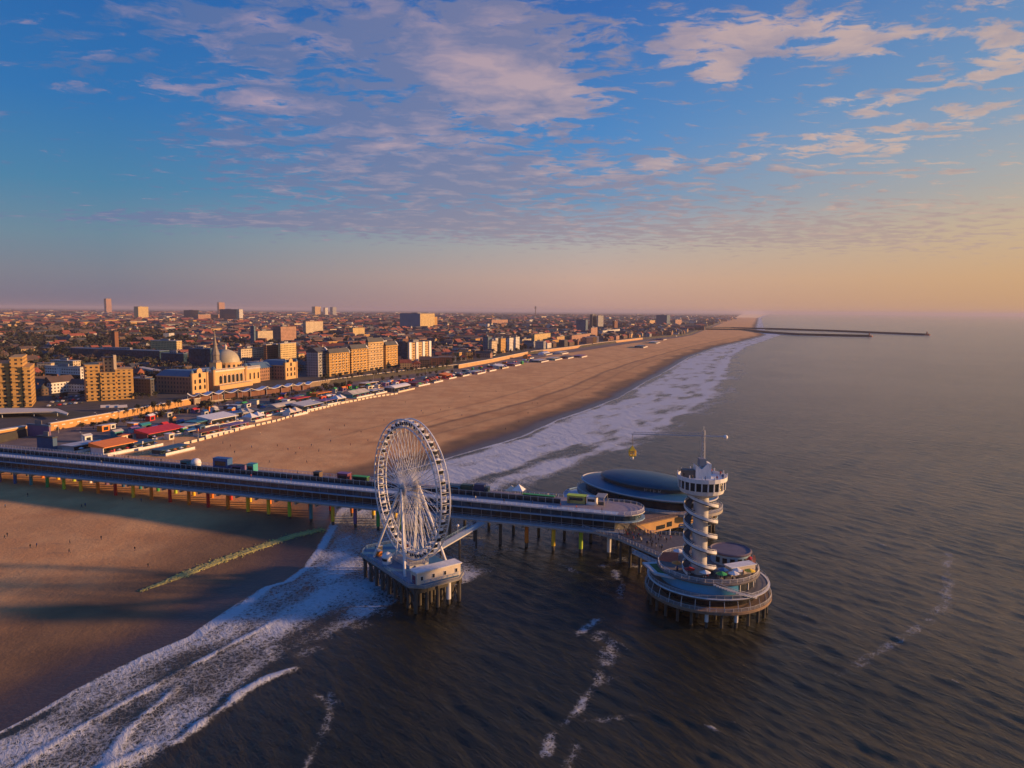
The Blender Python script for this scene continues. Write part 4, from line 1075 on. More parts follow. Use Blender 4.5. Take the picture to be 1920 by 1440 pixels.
def wing(u0, u1, v0, v1, he, hr, name):
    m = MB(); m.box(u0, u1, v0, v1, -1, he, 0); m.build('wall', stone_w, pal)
    m = MB(); m.box(u0-.4, u1+.4, v0-.4, v0+.0, he-1.2, he+.2); m.box(u0-.5, u0, v0-.4, v1, he-.8, he+.2); m.build('cornice', stone, pal)
    mu = (u0+u1)/2
    m = MB(); v_ = [(u0-.6,v0+1.5,he+.2),(u1+.6,v0+1.5,he+.2),(u1+.6,v1,he+.2),(u0-.6,v1,he+.2),(u0+5,v0+2.5,hr),(u1-5,v0+2.5,hr),(u1-5,v1-5,hr),(u0+5,v1-5,hr)]
    m.add(v_, [(0,1,5,4),(1,2,6,5),(2,3,7,6),(3,0,4,7),(4,5,6,7),(3,2,1,0)]); m.build('roof', blue_slate, pal)
    m = MB(); q = [(u0-.3,-.5),(u1+.3,-.5),(u1+.3,he+1),(u1-2,he+1),(u1-2,he+3),(mu+4,he+3.2),(mu+3,hr+1),(mu,hr+2.4),(mu-3,hr+1),(mu-4,he+3.2),(u0+2,he+3),(u0+2,he+1),(u0-.3,he+1)]
    m.vprism(q, v0-1.6, v0-.4); m.build('gable_front', stone, pal)
    for zz in (3.5, 9.5): 
        for du in (-.3, 0, .3):
            m = MB(); arch(m, mu+du*(u1-u0), 2.2 if du else 3.2, zz, zz+4.2, v0-1.75, v0-1.6); m.build('window', gl, pal)
    m = MB(); arch(m, mu, 3.4, he+1.2-2.6, he+3.0, v0-1.75, v0-1.6); m.build('window', gl, pal)
def turret(u, v_, z0, z1, r_):
    m = MB(); m.lathe([(r_,-1),(r_,z0),(r_*1.25,z0+.2),(r_*1.25,z0+.8)], 10, u, v_); w_ = m.build('turret', stone, pal)
    m = MB(); m.lathe([(r_*1.25,z0+.8),(r_*1.15,z0+2.2),(r_*.6,z0+3.6),(.25,z0+4.2),(.05,z1)], 10, u, v_); m.build('turret_roof', blue_slate, w_)
def balustrade(u0, u1, v_, z):
    m = MB(); m.rail([(u0, v_, z), (u1, v_, z)], 1.3, 1.6, .16, mids=1); m.build('balustrade', cream, pal)
uA = k_x(388); wing(0, uA, 0, 40, 16.5, 22, 'a')
uC0 = k_x(400, 4); uC1 = k_x(462, 4); uD = k_x(487, 8); uE = k_x(533, 0); uF = k_x(555, 0)
wing(uE, uF, 0, 34, 16.5, 22, 'b')
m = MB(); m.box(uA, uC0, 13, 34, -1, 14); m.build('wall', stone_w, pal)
m = MB(); m.box(uA, uC0, 12.6, 34.4, 14, 15); m.build('roof', RF['slate'], pal)
m = MB(); m.box(uC0, uC1, 4, 40, -1, 17.5, 0); m.build('wall', stone, pal)
m = MB(); m.box(uC0-.5, uC1+.5, 3.4, 40, 17.5, 19.2); m.build('cornice', cream, pal)
for k in range(6):
    u = uC0+(uC1-uC0)*(.22+.62*k/5); m = MB(); arch(m, u, 4.2, 5.2, 13.5, 3.86, 4.0); m.build('window', gl, pal)
    m = MB(); m.box(u+3.1, u+3.8, 3.4, 4.0, 4, 15); m.build('pilaster', cream, pal)
m = MB(); m.box(uC0, uC1, -4, 4, -1, 4.2); m.build('terrace_wall', stone, pal)
m = MB(); m.box(uC1, uD, 7, 34, -1, 16); m.build('wall', stone, pal)
m = MB(); m.box(uC1, uD+.3, 6.6, 34.4, 16, 18.0); m.build('roof', RF['pale'], pal)
for k in range(4):
    u = uC1+(uD-uC1)*(k+.5)/4; m = MB(); arch(m, u, 2.4, 5, 12, 6.88, 7.0); m.build('window', gl, pal)
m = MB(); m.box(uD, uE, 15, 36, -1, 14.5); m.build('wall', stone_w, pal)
m = MB(); v_ = [(uD,14.4,14.5),(uE,14.4,14.5),(uE,36.5,14.5),(uD,36.5,14.5),(uD+2,22,20.5),(uE-1,22,20.5),(uE-1,30,20.5),(uD+2,30,20.5)]
m.add(v_, [(0,1,5,4),(1,2,6,5),(2,3,7,6),(3,0,4,7),(4,5,6,7),(3,2,1,0)]); m.build('roof', blue_slate, pal)
for u_ in (.8, uA-.8, uE+.8, uF-.8): turret(u_, -1.2, 19.0, 26.0, 1.5)
for u_ in (uC0+1, uC1-1): turret(u_, 4.0, 19.5, 28.0, 2.0)
balustrade(uC0, uC1, 3.7, 19.2); balustrade(uC1, uD, 7.0, 18.0); balustrade(uC0, uC1, -3.8, 4.2)
# dome and spired lantern tower
ud = k_x(428, 22); dome_r = 14.0
m = MB(); m.lathe([(dome_r+1.2,17),(dome_r+1.2,23.5),(dome_r+1.8,23.5),(dome_r+1.8,25),(dome_r,25)], 20, ud, 24); dr = m.build('drum', stone, pal)
for k in range(9):
    a = R(190+k*20); m = MB(); m.obox(ud+(dome_r+1.25)*math.cos(a), 24+(dome_r+1.25)*math.sin(a), a, .1, 1.1, 18.6, 22.6); m.build('window', gl, dr)
m = MB(); m.lathe([(dome_r*math.cos(R(q)), 25+dome_r*.95*math.sin(R(q))) for q in range(0, 90, 10)]+[(1.4, 25+dome_r*.95)], 28, ud, 24); dm = m.build('dome', pm('dome_copper', (.42,.38,.26), .55, .18, .2), pal, smooth=True)
m = MB(); m.lathe([(1.4,37.8),(1.5,40.8),(2.0,40.9),(.1,44)], 10, ud, 24); m.build('lantern', cream, dm)
us = k_x(406, 14)
m = MB(); m.box(us-4.2, us+4.2, 9.8, 18.2, -1, 26.5); m.build('tower_wall', stone, pal)
m = MB(); m.lathe([(5.6,26.5),(5.2,28),(4.0,29),(4.0,34),(4.6,34.4),(3.6,38),(2.6,41),(2.0,44),(2.3,44.5),(1.5,47),(.9,51),(.5,57),(.05,60)], 8, us, 14, a0=R(22.5)); sp_ = m.build('spire', pm('spire_lead', (.20,.17,.14), .6, .25, .3), pal)
m = MB(); m.lathe([(.3,52.6),(1.3,53),(.3,53.4)], 8, us, 14); m.build('finial', cream, sp_)

# ------------------------------------------------------------------ stepped hotels on the front, left to right
def mono_cap(t_, Lc, Wi, H):
    m = MB(); m.xprism([(-.4,H-.2),(Wi*.5,H+5.5),(Wi+.3,H+2.0),(Wi+.3,H-.2)], .4, Lc-.4); r_ = m.build('sloping_roof', RF['slate'], t_)
    m = MB(); m.xprism([(-.9,H-.8),(1.6,H+3.4),(4.4,H+5.6),(4.8,H+3.8),(2.6,H+1.4),(.4,H-1.2)], Lc-1.6, Lc+.5); m.build('gable_edge', white, t_)
def apt(px0, pxm, px1, pyb, pyt, label, wall, cols, rows, roofcap=True, maxw=26):
    def ex(t_, Lc, Wi, H):
        front_windows(t_, Lc, Wi, H, cols, rows, 1.9, 1.9, white)
        if roofcap: mono_cap(t_, Lc, Wi, H)
        for k in range(3): m = MB(); m.box(Lc*(.1+.3*k), Lc*(.1+.3*k)+Lc*.2, -.15, 0, .2, 3.0); m.build('shop_front', gl, t_)
    return block(px0, pxm, px1, pyb, pyt, 'apartment_block', label, 'apartment block', wall, 'slate', 'flat', 'stepped apartment blocks on the sea front', maxw, None, extra=ex)
apt(575, 597, 616, 707, 661, 'grey lowest block at the left end of the stepped sea front row', 'grey', 3, 6, True, 40)
apt(612, 618, 656, 706, 663, 'ochre block with white bays, second of the stepped sea front row', 'ochre', 5, 6)
apt(652, 659, 690, 700, 655, 'tan block, third from the left in the stepped sea front row', 'ochre', 4, 6)
apt(686, 691, 720, 695, 642, 'tallest block of the stepped sea front row', 'sand', 4, 7)
apt(715, 724, 746, 691, 648, 'right end block of the stepped sea front row', 'ochre', 3, 6)
def curt(t_, Lc, Wi, H):
    m = MB(); m.box(-.25, 0, 0, Wi, 1, H); m.box(0, Lc, -.25, 0, 1, H); m.build('curtain_wall', glb, t_)
block(741, 762, 764, 685, 642, 'office_block', 'dark blue glass block between the stepped row and the pillared hotel', 'office block', 'blue', maxw=40, extra=curt)
def pill(t_, Lc, Wi, H):
    for k in range(4): m = MB(); m.box(Lc*(k*.31)+.0, Lc*(k*.31)+Lc*.10, -1.6, 0, 0, H+.4); m.build('pillar', white, t_)
    front_windows(t_, Lc, Wi, H, 3, 7, 3.6, 1.6, None, 2, .1, .95)
block(757, 766, 806, 685, 643, 'beach_hotel', 'pale hotel with four white full height pillars on its front', 'hotel', 'sand', 'bitumen', maxw=24, extra=pill)

# ------------------------------------------------------------------ stepped tan blocks at the far left
def zig(label, pL, pR, zb, tops, depth, name='terraced_block'):
    """tops: (fraction start, fraction end, photo row of the top)"""
    a = G(*pL, zb); b_ = G(*pR, zb); d = b_-a; Ln = d.length; d.normalize()
    t_ = thing(name, label, 'apartment block', a, math.atan2(d.y, d.x))
    FP.append((a, math.atan2(d.y, d.x), Ln, depth))
    for k, (f0, f1, py, d0) in enumerate(tops):
        p = a.lerp(b_, (f0+f1)/2); H = ZT(p.x, p.y, py)-zb
        m = MB(); m.box(Ln*f0+.01*k, Ln*f1-.01*k, d0, depth, -1, H); m.build('wall', W['ochre'], t_)
        m = MB(); m.box(Ln*f0-.2, Ln*f1+.2, d0-.2, depth+.2, H, H+.8); m.build('roof', P_['ochre'], t_)
        for j in range(int((H-4)/6)+1):
            z = 3+6*j
            if z < H-2: m = MB(); m.box(Ln*f0+1, Ln*f1-1, d0-.9, d0-.02, z, z+1.1); m.build('balcony', P_['ochre'], t_)
    return t_, Ln
z1, Ln1 = zig('huge stepped tan apartment block cut by the left edge of the view', (-40, 768), (60, 763), CITYZ, [(0,.30,668,9),(.30,.62,684,5),(.62,.86,672,2),(.86,1.0,690,0)], 46)
z2, Ln2 = zig('tan stepped apartment block standing alone left of the domed palace', (163, 753), (252, 748), CITYZ, [(0,.30,686,1.5),(.3,.62,700,0),(.62,1.0,694,1.0)], 26)
pz = G(207, 751, CITYZ)
m = MB(); Hc = ZT(pz.x, pz.y, 671)-CITYZ; m.box(Ln2*.40, Ln2*.66, 7, 20, 20, Hc-1); m.build('penthouse', W['sand'], z2)
m = MB(); m.box(Ln2*.38, Ln2*.68, 6.5, 20.5, Hc-1, Hc); m.build('penthouse_roof', RF['brown'], z2)
m = MB(); m.box(Ln2*.60, Ln2*.66, 2.5, 7, 20, Hc+2); m.build('stair_tower', P_['cream'], z2)
aw_p = G(190, 771, CITYZ)
for k, px in enumerate((198, 214, 230)):
    q = thing('street_awning', ['left', 'middle', 'right'][k]+' of three pale awnings below the lone tan block', 'awning', G(px, 770, CITYZ), math.atan2(.5, .86), 'street awnings')
    m = MB(); m.add([(-3.4,-2.4,3.0),(3.4,-2.4,3.0),(3.4,2.4,4.4),(-3.4,2.4,4.4),(-3.4,-2.4,2.8),(3.4,-2.4,2.8),(3.4,2.4,4.2),(-3.4,2.4,4.2)], [(0,1,2,3),(7,6,5,4),(0,4,5,1),(2,6,7,3),(1,5,6,2),(3,7,4,0)]); m.build('cover', cream, q)
    for sx in (-3.2, 3.2):
        for sy in (-2.2, 2.2): m = MB(); m.tube((sx, sy, 0), (sx, sy, 3.0 if sy < 0 else 4.2), .1, n=5); m.build('post', dgrey, q)
def ll(t_, Lc, Wi, H):
    m = MB(); m.box(-.3, 0, 0, Wi*.98, H*.15, H*.62); m.build('window_band', gl, t_)
    m = MB(); m.box(-.6, 0, Wi*.55, Wi*.65, 0, H*.9); m.build('stair_pier', white, t_)
block(86, 152, 158, 725, 690, 'conference_hall', 'white flat roofed hall over dark glass between the two tan blocks', 'hall', 'white', 'pale', extra=ll, maxw=60, maxl=40)
block(95, 138, 152, 700, 678, 'office_block', 'cream upper storeys rising behind the white flat roofed hall', 'office block', 'cream', 'pale', maxw=40, maxl=40)
block(118, 300, 318, 682, 659, 'office_block', 'long low dark blue block behind the lone tan block', 'office block', 'blue', 'bluegrey', extra=curt, maxw=180, maxl=40)
block(212, 300, 312, 712, 690, 'long_hall', 'long hall with a pale sloping roof left of the domed palace', 'hall', 'cream', 'pale', 'gable', maxw=70, maxl=45)
block(252, 283, 290, 742, 712, 'office_block', 'dark striped block close against the left palace wing', 'office block', 'dark', 'bluegrey', maxw=26, maxl=30)
block(283, 332, 342, 668, 640, 'slab_block', 'plain pale yellow slab behind the left palace wing', 'apartment block', 'yellow', 'pale', maxw=70, maxl=60)
block(300, 345, 352, 690, 664, 'office_block', 'dark blue block just behind the left palace wing', 'office block', 'blue', 'bluegrey', extra=curt, maxw=40)
block(355, 396, 402, 700, 655, 'office_block', 'tall blue glass block left of the palace spire', 'office block', 'blue', 'bluegrey', extra=curt, maxw=40)
block(447, 453, 496, 690, 655, 'apartment_block', 'long cream block right behind the palace dome', 'apartment block', 'cream', 'bitumen', maxw=30)
block(495, 500, 527, 688, 647, 'apartment_block', 'brick block with cream trim behind the right palace wing', 'apartment block', 'brick', 'pale', maxw=26)
block(522, 527, 556, 688, 645, 'apartment_block', 'yellow block beside the brick block behind the right palace wing', 'apartment block', 'yellow', 'pale', maxw=26)
block(478, 484, 516, 645, 621, 'apartment_block', 'cream block two rows behind the palace, left of a pair', 'apartment block', 'cream', 'brown', maxw=30)
block(512, 527, 556, 648, 613, 'apartment_block', 'taller salmon block two rows behind the palace, right of a pair', 'apartment block', 'pink', 'brown', maxw=40)
block(470, 477, 480, 650, 612, 'office_block', 'narrow dark blue block left of the cream pair behind the palace', 'office block', 'blue', 'bluegrey', maxw=30, maxl=40)
block(568, 574, 606, 630, 603, 'apartment_block', 'cream block with a raised middle, alone in the town behind the palace', 'apartment block', 'cream', 'tile', maxw=30)
block(655, 662, 684, 633, 615, 'apartment_block', 'small cream tower above the roofs of the stepped row', 'apartment block', 'yellow', 'brown', maxw=24)
block(750, 788, 815, 618, 588, 'slab_block', 'big slab with a blue end and a bright front in the town centre', 'apartment block', 'yellow', 'bitumen', extra=lambda t_, L_, W_, H: MB().box(-.4, 0, 0, W_, 0, H).build('blue_end', pm('blue_end_colour', (.05,.16,.26), .4, .15, .05), t_))  # end face coloured blue, the other walls yellow
block(806, 813, 820, 616, 594, 'apartment_block', 'small tan block stuck to the right end of the big slab', 'apartment block', 'ochre', 'brown', maxw=30)
block(196, 200, 210, 588, 560, 'residential_tower', 'slender pale tower on the skyline at the far left', 'tower block', 'pink', maxw=50)
block(252, 260, 279, 600, 575, 'residential_tower', 'squat bright tower before the skyline left of the palace', 'tower block', 'yellow', maxw=60)
block(345, 372, 374, 600, 582, 'office_block', 'blue block on the skyline left of the palace spire', 'office block', 'blue', extra=curt, maxw=220, maxl=80)
block(368, 372, 424, 602, 590, 'long_hall', 'long bright hall before the skyline above the palace dome', 'hall', 'pink', 'pale', maxw=90)
block(408, 411, 422, 592, 567, 'residential_tower', 'slender pale tower on the skyline above the palace dome', 'tower block', 'pink', maxw=60)
block(412, 444, 446, 602, 580, 'office_block', 'broad dark blue block right of the slender tower above the palace', 'office block', 'blue', extra=curt, maxw=260, maxl=90)
block(444, 449, 456, 602, 580, 'residential_tower', 'thin white tower at the right end of the broad dark blue block', 'tower block', 'white', maxw=40)
block(585, 591, 602, 592, 575, 'residential_tower', 'tan tower on the skyline, first of three close together', 'tower block', 'sand', maxw=80)
block(606, 610, 615, 592, 577, 'residential_tower', 'white tower on the skyline, middle of three close together', 'tower block', 'white', maxw=60)
block(619, 624, 631, 592, 576, 'residential_tower', 'grey tower on the skyline, last of three close together', 'tower block', 'grey', maxw=60)
# to the right of the stepped row: blocks along the front, getting smaller
right = [(905,915,922,662,632,'blue','tall blue glass block at the left end of the far front row'),(916,922,932,665,640,'cream','slim cream block right of the tall blue glass block'),
 (934,939,948,662,635,'ochre','slim ochre block, second in the far front row'),(950,955,962,658,634,'white','slim white block, third in the far front row'),(963,967,974,656,632,'white','slim white block, fourth in the far front row'),
 (974,979,996,650,637,'cream','low cream house row in the far front row'),(998,1002,1032,646,627,'yellow','round fronted yellow block halfway along the far front row'),
 (1040,1044,1068,644,632,'sand','low sand coloured block beyond the yellow block'),(1068,1072,1106,642,629,'pink','long pinkish block near the end of the far front row'),
 (1080,1098,1102,625,600,'blue','dark blue block behind the far front row'),(1106,1110,1118,618,590,'dark','slim dark harbour tower over the far front row'),(1119,1121,1131,618,592,'grey','slim pale harbour tower beside the dark one'),
 (1104,1108,1120,632,615,'pink','small salmon block below the two harbour towers'),(1122,1130,1162,630,620,'white','long low white block close to the harbour'),(1148,1152,1158,620,602,'brick','small red tower by the harbour'),
 (1228,1250,1256,612,591,'blue','blue harbour tower block by the moles'),(1214,1218,1228,610,601,'sand','low sand coloured block left of the blue harbour block'),(1262,1266,1278,610,600,'pink','bright salmon block nearest the moles'),
 (917,922,952,610,600,'pink','long salmon block on the skyline right of the big slab')]
for a_, b_, c_, d_, e_, wl_, lb in right: block(a_, b_, c_, d_, e_, 'tower_block' if e_ < 605 else 'apartment_block', lb, 'tower block' if e_ < 605 else 'apartment block', wl_, 'bitumen', maxw=60)
# brown brick chimney-like tower
cp_ = G(217, 661, CITYZ); H = ZT(cp_.x, cp_.y, 619)-CITYZ
ch = thing('brick_tower', 'slender square brown tower rising from the woods at the left', 'tower', cp_, CA)
m = MB(); m.box(-4,4,-4,4,-1,H*.92); m.build('wall', P_['brick'], ch)
m = MB(); m.box(-4.6,4.6,-4.6,4.6,H*.92,H*.95); m.lathe([(5,H*.95),(.1,H)], 4, a0=R(45)); m.build('cap', RF['brown'], ch)
# tower on the skyline with a dark top
tv = G(1004, 592, CITYZ)
q = thing('water_tower', 'dark topped water tower breaking the skyline right of centre', 'tower', tv)
H = ZT(tv.x, tv.y, 574)-CITYZ
m = MB(); m.lathe([(9,0),(8,H*.7)], 12); m.build('shaft', P_['brown'], q); m = MB(); m.lathe([(8,H*.7),(15,H*.8),(15,H*.95),(2,H)], 12); m.build('tank', RF['slate'], q)

# ------------------------------------------------------------------ promenade: retaining wall, arches, ramp, canopy
def wallrun(name, label, cat, pts, z0, z1, th, mat, capm=None, arches=0):
    P0 = [G(x, y, z0) for x, y in pts]
    o_ = P0[0]; t_ = thing(name, label, cat, o_)
    m = MB(); mc = MB()
    for a, b_ in zip(P0, P0[1:]):
        d = b_-a; n_ = Vector((-d.y, d.x, 0)).normalized()*th
        poly = [(a-o_), (b_-o_), (b_-o_)+n_, (a-o_)+n_]
        m.prism([(p.x, p.y) for p in poly], -3, z1-z0)
        poly = [(a-o_)-n_*.15, (b_-o_)-n_*.15, (b_-o_)+n_*1.1, (a-o_)+n_*1.1]; mc.prism([(p.x, p.y) for p in poly], z1-z0, z1-z0+.5)
    m.build('wall', mat, t_); mc.build('coping', capm or cream, t_)
    return t_, P0
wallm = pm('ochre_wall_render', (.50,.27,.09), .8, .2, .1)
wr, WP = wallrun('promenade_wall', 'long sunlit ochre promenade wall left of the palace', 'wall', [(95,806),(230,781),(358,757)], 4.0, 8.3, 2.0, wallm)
for k in range(9):
    p = WP[0].lerp(WP[1], (k+.6)/10)-WP[0]; d = (WP[1]-WP[0]).normalized(); n_ = Vector((-d.y, d.x, 0))
    m = MB(); m.obox(p.x-n_.x*.15, p.y-n_.y*.15, math.atan2(d.y, d.x), 1.5, .12, 1.9, 2.8); m.build('lamp_niche', cream, wr)
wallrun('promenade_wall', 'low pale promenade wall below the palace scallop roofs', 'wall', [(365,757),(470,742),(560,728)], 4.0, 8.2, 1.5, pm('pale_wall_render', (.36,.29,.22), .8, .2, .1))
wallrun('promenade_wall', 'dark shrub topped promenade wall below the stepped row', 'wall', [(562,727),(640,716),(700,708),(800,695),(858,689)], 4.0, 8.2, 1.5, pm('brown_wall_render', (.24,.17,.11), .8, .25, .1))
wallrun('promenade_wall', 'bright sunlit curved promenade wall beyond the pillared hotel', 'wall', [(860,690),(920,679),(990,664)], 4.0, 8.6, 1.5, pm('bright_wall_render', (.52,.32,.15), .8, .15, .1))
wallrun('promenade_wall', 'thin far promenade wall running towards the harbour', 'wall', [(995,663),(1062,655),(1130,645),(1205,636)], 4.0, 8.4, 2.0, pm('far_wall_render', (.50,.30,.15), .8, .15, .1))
# arched underpass at the far left
a0_ = G(-60, 838, 3.0); a1_ = G(52, 817, 3.0); d = a1_-a0_; Ln = d.length
ar = thing('arched_wall', 'ochre wall pierced by round arches at the left edge', 'wall', a0_, math.atan2(d.y, d.x))
na = 6; bw = Ln/na
for k in range(na):
    n = 10; cx = bw*(k+.5); rr = bw*.33
    m = MB()
    top = [(cx+rr*math.cos(math.pi*i/n), 1.6+rr*math.sin(math.pi*i/n)) for i in range(n+1)]
    for (xa, za), (xb, zb_) in zip(top, top[1:]): m.vprism([(xa, za), (xa, 6.4), (xb, 6.4), (xb, zb_)], 0, 3)
    m.box(bw*k+.002*k, cx-rr, 0, 3, -1, 6.4); m.box(cx+rr, bw*(k+1)-.002, 0, 3, -1, 6.4)
    m.build('arch', wallm, ar)
m = MB(); m.box(-.5, Ln+.5, -.5, 4, 6.4, 7.0); m.build('coping', cream, ar)
m = MB(); m.box(0, Ln, 2.9, 3.2, -1, 6.3); m.build('back_wall', dgrey, ar)
# purple-blue shop at the foot of the wall
block(52, 93, 96, 822, 800, 'beach_shop', 'purple fronted shop with a dark blue roof beside the round arches', 'shop', pm('purple_shop', (.17,.10,.20), .7, .2, .3), 'bluegrey', maxw=30, maxl=14, zb=3.0)
block(70, 100, 108, 845, 822, 'beach_shop', 'deep blue beach shop with a pale side below the round arches', 'shop', pm('blue_shop', (.04,.10,.20), .7, .2, .3), 'slate', maxw=26, maxl=12, zb=3.0)
# long curved white canopy roof
k0 = [G(x, y, 12) for x, y in ((-40,776),(0,774),(60,772),(104,771),(126,777))]
k1 = [G(x, y, 12) for x, y in ((-40,766),(0,765),(60,765),(108,766),(128,774))]
cn = thing('canopy_roof', 'long pale curved canopy roof in front of the huge tan block', 'canopy', (0, 0, 0))
m = MB(); poly = [(p.x, p.y) for p in k0]+[(p.x, p.y) for p in reversed(k1)]; m.prism(poly, 11.2, 12.0); m.build('roof', cream, cn)
for p in k0[1:4]: m = MB(); m.tube((p.x, p.y+2, 8), (p.x, p.y+2, 11.2), .3, n=6); m.build('column', lgrey, cn)
# scalloped white tent roofs along the palace terrace
sc_px = [(352,745),(375,744),(398,741),(420,738),(446,736),(470,734),(500,730),(528,727),(548,724),(568,722),(585,720)]
for k, ((xa, ya), (xb, yb)) in enumerate(zip(sc_px, sc_px[1:])):
    A_, B_ = G(xa, ya+8, 6.0), G(xb, yb+8, 6.0); d = B_-A_; Ln = d.length
    q = thing('tent_roof', ['first','second','third','fourth','fifth','sixth','seventh','eighth','ninth','tenth'][k]+' from the left of the scalloped white tent roofs before the palace', 'tent', A_, math.atan2(d.y, d.x), 'scalloped tent roofs')
    n = 8; m = MB()
    pr = [(Ln*i/n, 4.2+2.6*(2*abs(i/n-.5))**1.6) for i in range(n+1)]
    for (x0, za), (x1_, zb_) in zip(pr, pr[1:]): m.vprism([(x0, za), (x1_, zb_), (x1_, zb_+.45), (x0, za+.45)], -1.0, 6.5)
    m.build('canvas', white, q)
    m = MB(); m.tube((.1, 0, -1), (.1, 0, 6.9), .18, n=6); m.build('mast', lgrey, q)
    m = MB(); m.box(1, Ln-1, 1.5, 6.2, -1, 3.6); m.build('terrace_front', pm('red_brown_terrace', (.16,.06,.035), .7, .3, .3), q)

# ------------------------------------------------------------------ beach clubs in the strip between sand and promenade
BCOL = {'white': white, 'red': red, 'blue': blue, 'teal': teal, 'cream': cream, 'grey': lgrey, 'navy': navy, 'orange': orange, 'brown': RF['brown'], 'tile': RF['tile'], 'pale': RF['pale'], 'green': green, 'purple': purple, 'maroon': maroon, 'slate': RF['slate'], 'dark': dgrey}
def club(px, py, L_, D_, H, roof, wall, kind, label):
    p = G(px, py, 3.0)
    t_ = thing('beach_club', label, 'beach club', (p.x, p.y, 2.2), CA, 'beach clubs below the promenade')
    m = MB(); m.box(-L_/2-1.5, L_/2+1.5, -D_*.55-5, D_/2+1, .2, .95); m.build('terrace', plank, t_)
    m = MB(); m.box(-L_/2, L_/2, -D_/2, D_/2, .95, H); m.build('wall', BCOL[wall], t_)
    m = MB(); n = max(2, int(L_/4))
    m.box(-L_/2+.5, L_/2-.5, -D_/2-.06, -D_/2, 1.4, H-.5); m.build('window', gl, t_)
    m = MB()
    if kind == 'flat': m.box(-L_/2-1, L_/2+1, -D_/2-2, D_/2+.6, H, H+.4)
    elif kind == 'gable': m.xprism([(-D_/2-1, H), (D_/2+1, H), (0, H+D_*.3)], -L_/2-.8, L_/2+.8)
    elif kind == 'shed': m.xprism([(-D_/2-2, H), (D_/2+.6, H), (D_/2+.6, H+2.4), (-D_/2-2, H+.4)], -L_/2-.8, L_/2+.8)
    elif kind == 'tent':
        k = max(1, int(L_/7))
        for i in range(k):
            x0 = -L_/2+L_*i/k; x1 = x0+L_/k; xm = (x0+x1)/2
            m.add([(x0,-D_/2-1,H),(x1,-D_/2-1,H),(x1,D_/2+1,H),(x0,D_/2+1,H),(xm,0,H+3.2)], [(0,1,4),(1,2,4),(2,3,4),(3,0,4),(3,2,1,0)])
    elif kind == 'arc':
        pr = [(-D_/2-1+(D_+2)*i/10, H+2.2*math.sin(math.pi*i/10)) for i in range(11)]
        m.xprism(pr+[(D_/2+1, H-.2), (-D_/2-1, H-.2)], -L_/2-.8, L_/2+.8)
    m.build('roof', BCOL[roof], t_)
    m = MB(); m.box(-L_/2-1.4, L_/2+1.4, -D_*.55-4.95, -D_*.55-4.85, .95, 2.3); m.build('wind_break', white if roof not in ('white',) else cream, t_)
    for i in range(max(2, int(L_/5))):
        x = -L_/2+L_*(i+.5)/max(2, int(L_/5))
        m = MB(); m.tube((x, -D_*.55-2.8, .95), (x, -D_*.55-2.8, 3.3), .05, n=4); m.lathe([(1.5, 2.9), (.05, 3.6)], 8, x, -D_*.55-2.8)
        m.build('parasol', BCOL[['white','cream','red','orange','blue','grey'][(i*3+int(px)) % 6]], t_)
    return t_
